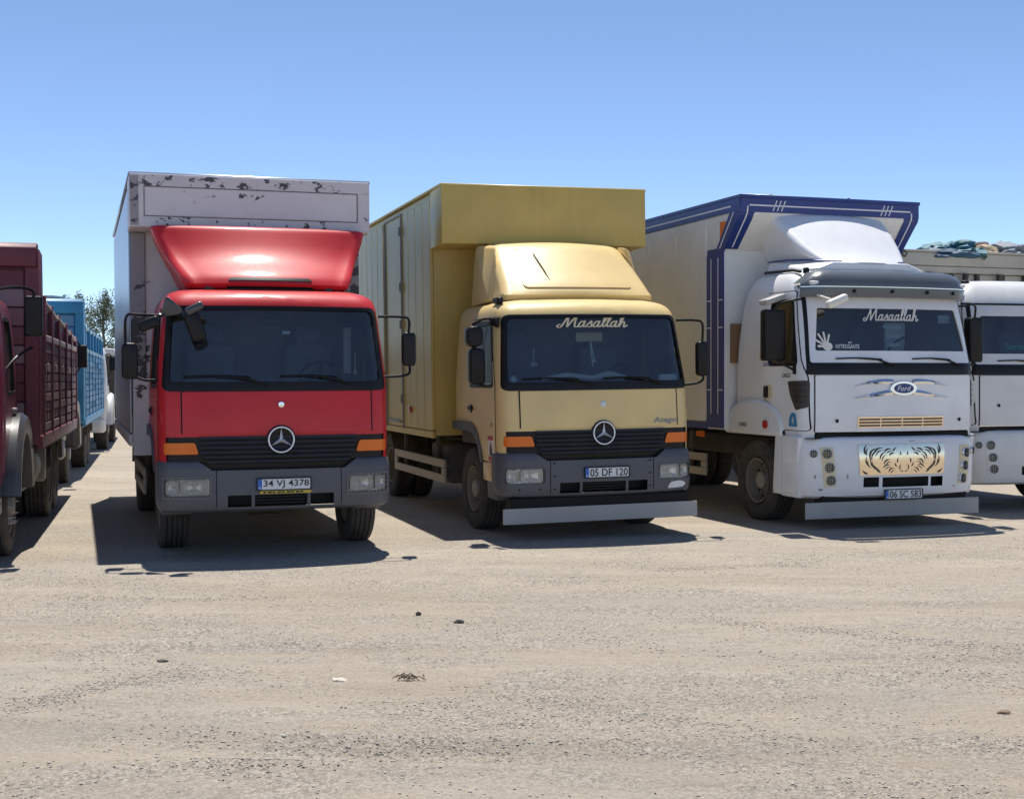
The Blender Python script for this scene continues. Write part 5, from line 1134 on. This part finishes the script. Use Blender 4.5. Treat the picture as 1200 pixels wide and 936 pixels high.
BX = thing('blue_truck', 'bright blue stake bed truck with pale cab behind the maroon truck', 'truck', (-8.18, 20.74, 0), .265, 0, 'stake bed trucks parked nose to tail')
CB_ = old_cab(BX, olive); stake_body(BX, bluep, blueb, paint('worn_blue_rail', (.22, .36, .46), .6, 0, .3, var=.2), 8.4, 1.02, 2.68, 3.15, 6)
for x in (-.90, .90): wheel(BX, x, 1.18, .51, 1 if x > 0 else -1, .28, dish=-.35)
for y in (5.3, 6.5): rear_axle(BX, y, .50)
chassis(BX, .3, 10.2, .80, (1.18, 5.3, 6.5), wr=.5)
mirror(BX, 1.21, 1.38, 1.93, 2.30, .45, [[(1.0, .42, 2.32), (1.2, .42, 2.36), (1.29, .44, 2.28)], [(1.06, .42, 1.8), (1.2, .42, 1.84), (1.28, .44, 1.95)]], rad=.03)
b = B(); box(b, .82, 1.14, 2.4, 3.4, .5, .98, .05, 2); link('fuel_tank', b, frame, BX)
t = bmesh.new(); bmesh.ops.create_grid(t, x_segments=24, y_segments=16, size=1)
for v in t.verts:
    v.co = Vector((v.co.x * 1.1, v.co.y * 1.0, .10 * (1 - v.co.x ** 2 * .7) + .04 * mnoise.noise(v.co * 2.5) - .16 * max(0, abs(v.co.x) - .85) * 4))
r_ = bmesh.ops.extrude_face_region(t, geom=t.faces[:]); bmesh.ops.translate(t, vec=(0, 0, -.03), verts=[e for e in r_['geom'] if isinstance(e, bmesh.types.BMVert)])
bmesh.ops.recalc_face_normals(t, faces=t.faces)
o = link('canvas_cover', t, canvas); o.location = BX.matrix_basis @ Vector((0, 3.0, 3.12)) if False else Matrix.LocRotScale(Vector((-8.18, 20.74, 0)), Matrix.Rotation(.265, 3, 'Z').to_quaternion(), None) @ Vector((0, 3.05, 3.12)); o.rotation_euler = (0, 0, .265)
tag(o, 'pale canvas sheet bundled on top of the blue truck bed', 'canvas')
GX = thing('grey_white_truck', 'white truck with rounded fender standing behind the blue stake truck', 'truck', (-10.85, 31.5, 0), .265, 0, 'stake bed trucks parked nose to tail')
old_cab(GX, whi2, trim=whi2)
for x in (-.92, .92): wheel(GX, x, 1.18, .51, 1 if x > 0 else -1, .28, dish=-.35)
rear_axle(GX, 5.2, .50); chassis(GX, .3, 8.3, .80, (1.18, 5.2), wr=.5)
b = B(); box(b, -1.2, 1.2, 2.0, 8.3, 1.05, 2.35, .02); link('cargo_body', b, frame, GX)
b = B(); prism(b, [(-1.25, 2.35), (1.25, 2.35), (1.2, 2.52), (0, 2.62), (-1.2, 2.52)], 'y', 1.95, 8.35, .02); link('canvas_roof', b, canvas, GX)
mirror(GX, 1.12, 1.26, 1.95, 2.3, .45, [[(1.0, .42, 2.32), (1.12, .42, 2.36), (1.19, .44, 2.28)], [(1.06, .42, 1.8), (1.12, .42, 1.84), (1.18, .44, 1.97)]], rad=.03)
# ================================================================ trees far behind
def leafmat(name, a, c):
    m, t, b = new_mat(name); oi = t.nodes.new('ShaderNodeNewGeometry'); r = oi.outputs['Random Per Island']
    t.links.new(mixc(t, r, a, c), b.inputs['Base Color']); b.inputs['Roughness'].default_value = .6; b.inputs['Specular IOR Level'].default_value = .3
    b.inputs['Transmission Weight'].default_value = 0; return m
lm = leafmat('poplar_leaf', (.07, .10, .045), (.17, .20, .12)); bark = plain('bark', (.12, .10, .08), .9)
def tree(x, y, H, R, label, seed, n=8000, z0=.9):
    root = thing('poplar_tree', label, 'tree', (x, y, 0), 0, 0, 'poplars beyond the parked trucks'); r = np.random.default_rng(seed)
    b = B(); tube(b, [(0, 0, -.1), (.05, .03, H * .3), (-.06, .05, H * .65), (.02, 0, H * .95)], [R * .13, R * .10, R * .06, .02], 8); link('trunk', b, bark, root)
    limbs = []
    for i in range(16):
        zz = H * (.12 + .75 * i / 16); a = r.random() * 6.28; ln = R * (.55 + .4 * r.random()) * (1 - .6 * abs(zz / H - .4)); e = Vector((math.cos(a) * ln, math.sin(a) * ln, zz + ln * 1.25)); limbs.append((Vector((0, 0, zz)), e))
        b = B(); tube(b, [(0, 0, zz), (e * .5 + Vector((0, 0, zz * .5 - .1))), e], [.06, .04, .015], 5); link('limb', b, bark, root)
    V_ = []; cl = []
    for i in range(110):
        u = r.random(); zz = H * (z0 / H + (1 - z0 / H) * u); rad = R * (math.sin(math.pi * min(1, (.12 + .88 * u)) ** .85) ** .7) * (.75 + .5 * r.random()); a = r.random() * 6.28; q = rad * math.sqrt(r.random()); cl.append((q * math.cos(a), q * math.sin(a), zz, R * (.10 + .16 * r.random())))
    for p, e in limbs: cl.append((e.x, e.y, e.z, R * .28))
    per = n // len(cl)
    for cx, cy, cz, cr in cl:
        d = r.normal(size=(per, 3)); d /= np.linalg.norm(d, axis=1)[:, None]; d *= (r.random(per) ** .45)[:, None] * cr; d[:, 2] *= 1.5
        c = d + (cx, cy, cz); s = R * .04 * (.7 + .6 * r.random(per))[:, None]
        A = r.normal(size=(per, 3)); A /= np.linalg.norm(A, axis=1)[:, None]; Bv = np.cross(A, r.normal(size=(per, 3))); Bv /= np.linalg.norm(Bv, axis=1)[:, None]
        V_.append(np.stack([c - A * s, c + Bv * s * .6, c + A * s, c - Bv * s * .6], 1))
    V_ = np.concatenate(V_).reshape(-1, 3); k = len(V_) // 4
    me = bpy.data.meshes.new('crown'); me.vertices.add(len(V_)); me.vertices.foreach_set('co', V_.reshape(-1)); me.loops.add(4 * k); me.loops.foreach_set('vertex_index', np.arange(4 * k, dtype=np.int32)); me.polygons.add(k); me.polygons.foreach_set('loop_start', np.arange(0, 4 * k, 4, dtype=np.int32)); me.update(calc_edges=True); me.materials.append(lm)
    o = bpy.data.objects.new('crown', me); COL.objects.link(o); o.parent = root
for px, D, top, R, lab, sd in ((93, 118, 347, 1.9, 'bushy poplar rising behind the blue truck headboard', 1), (122, 105, 344, 1.75, 'tall slender poplar between the blue truck and the red truck', 2), (143, 112, 356, 1.6, 'poplar standing half behind the red truck cargo box', 3), (76, 125, 349, 1.8, 'poplar mostly hidden behind the blue truck canvas', 4)):
    tree((px - 600) / FPX * D, D, CAMH + (HOR - top) / FPX * D, R, lab, sd)
# ================================================================ litter on the ground
def gz(x, y): return float(ground_h(np.array(x), np.array(y)))
def stone(name, label, x, y, r, mat, seed, sq=.6):
    t = bmesh.new(); bmesh.ops.create_icosphere(t, subdivisions=2, radius=1)
    for v in t.verts: v.co = v.co * (1 + .5 * mnoise.noise(v.co * 1.3 + Vector((seed, 0, 0)))); v.co = Vector((v.co.x * r, v.co.y * r * .7, v.co.z * r * sq))
    o = link(name, t, mat, None, 25); o.location = (x, y, gz(x, y) + r * sq * .55); return tag(o, label, 'stone')
dk = plain('dark_stone', (.05, .042, .036), .85); pl = plain('pale_stone', (.55, .50, .42), .85); br = plain('dry_stem', (.20, .14, .09), .9)
stone('dark_stone', 'small dark stone on open dirt in front of the red truck', -.69, 9.62, .022, dk, 1, .8)
stone('dark_stone', 'larger dark flat stone nearest the small dark stone', -.38, 9.35, .035, dk, 2, .5)
stone('pale_stone', 'flat pale stone chip lying beside the dry twig clump', -.99, 7.5, .045, pl, 3, .25)
stone('dark_stone', 'thin dark stone on bare dirt before the red truck left wheel', -2.15, 8.05, .032, dk, 4, .22)
stone('brown_clod', 'small brown clod of earth on open gravel in front of the white truck', 2.58, 6.86, .035, br, 5, .3)
tw = thing('twig_clump', 'clump of dry brown twigs lying on the open dirt', 'twigs', (-.59, 7.5, gz(-.59, 7.5)))
for i in range(26):
    a = rng.random() * 6.28; L = .03 + .05 * rng.random(); cx, cy = rng.normal() * .032, rng.normal() * .02; z = .008 + .02 * rng.random()
    b = B(); tube(b, [(cx - math.cos(a) * L / 2, cy - math.sin(a) * L / 2, z), (cx, cy, z + .012), (cx + math.cos(a + .3) * L / 2, cy + math.sin(a + .3) * L / 2, z - .004)], .0032, 4); link('twig', b, br, tw)
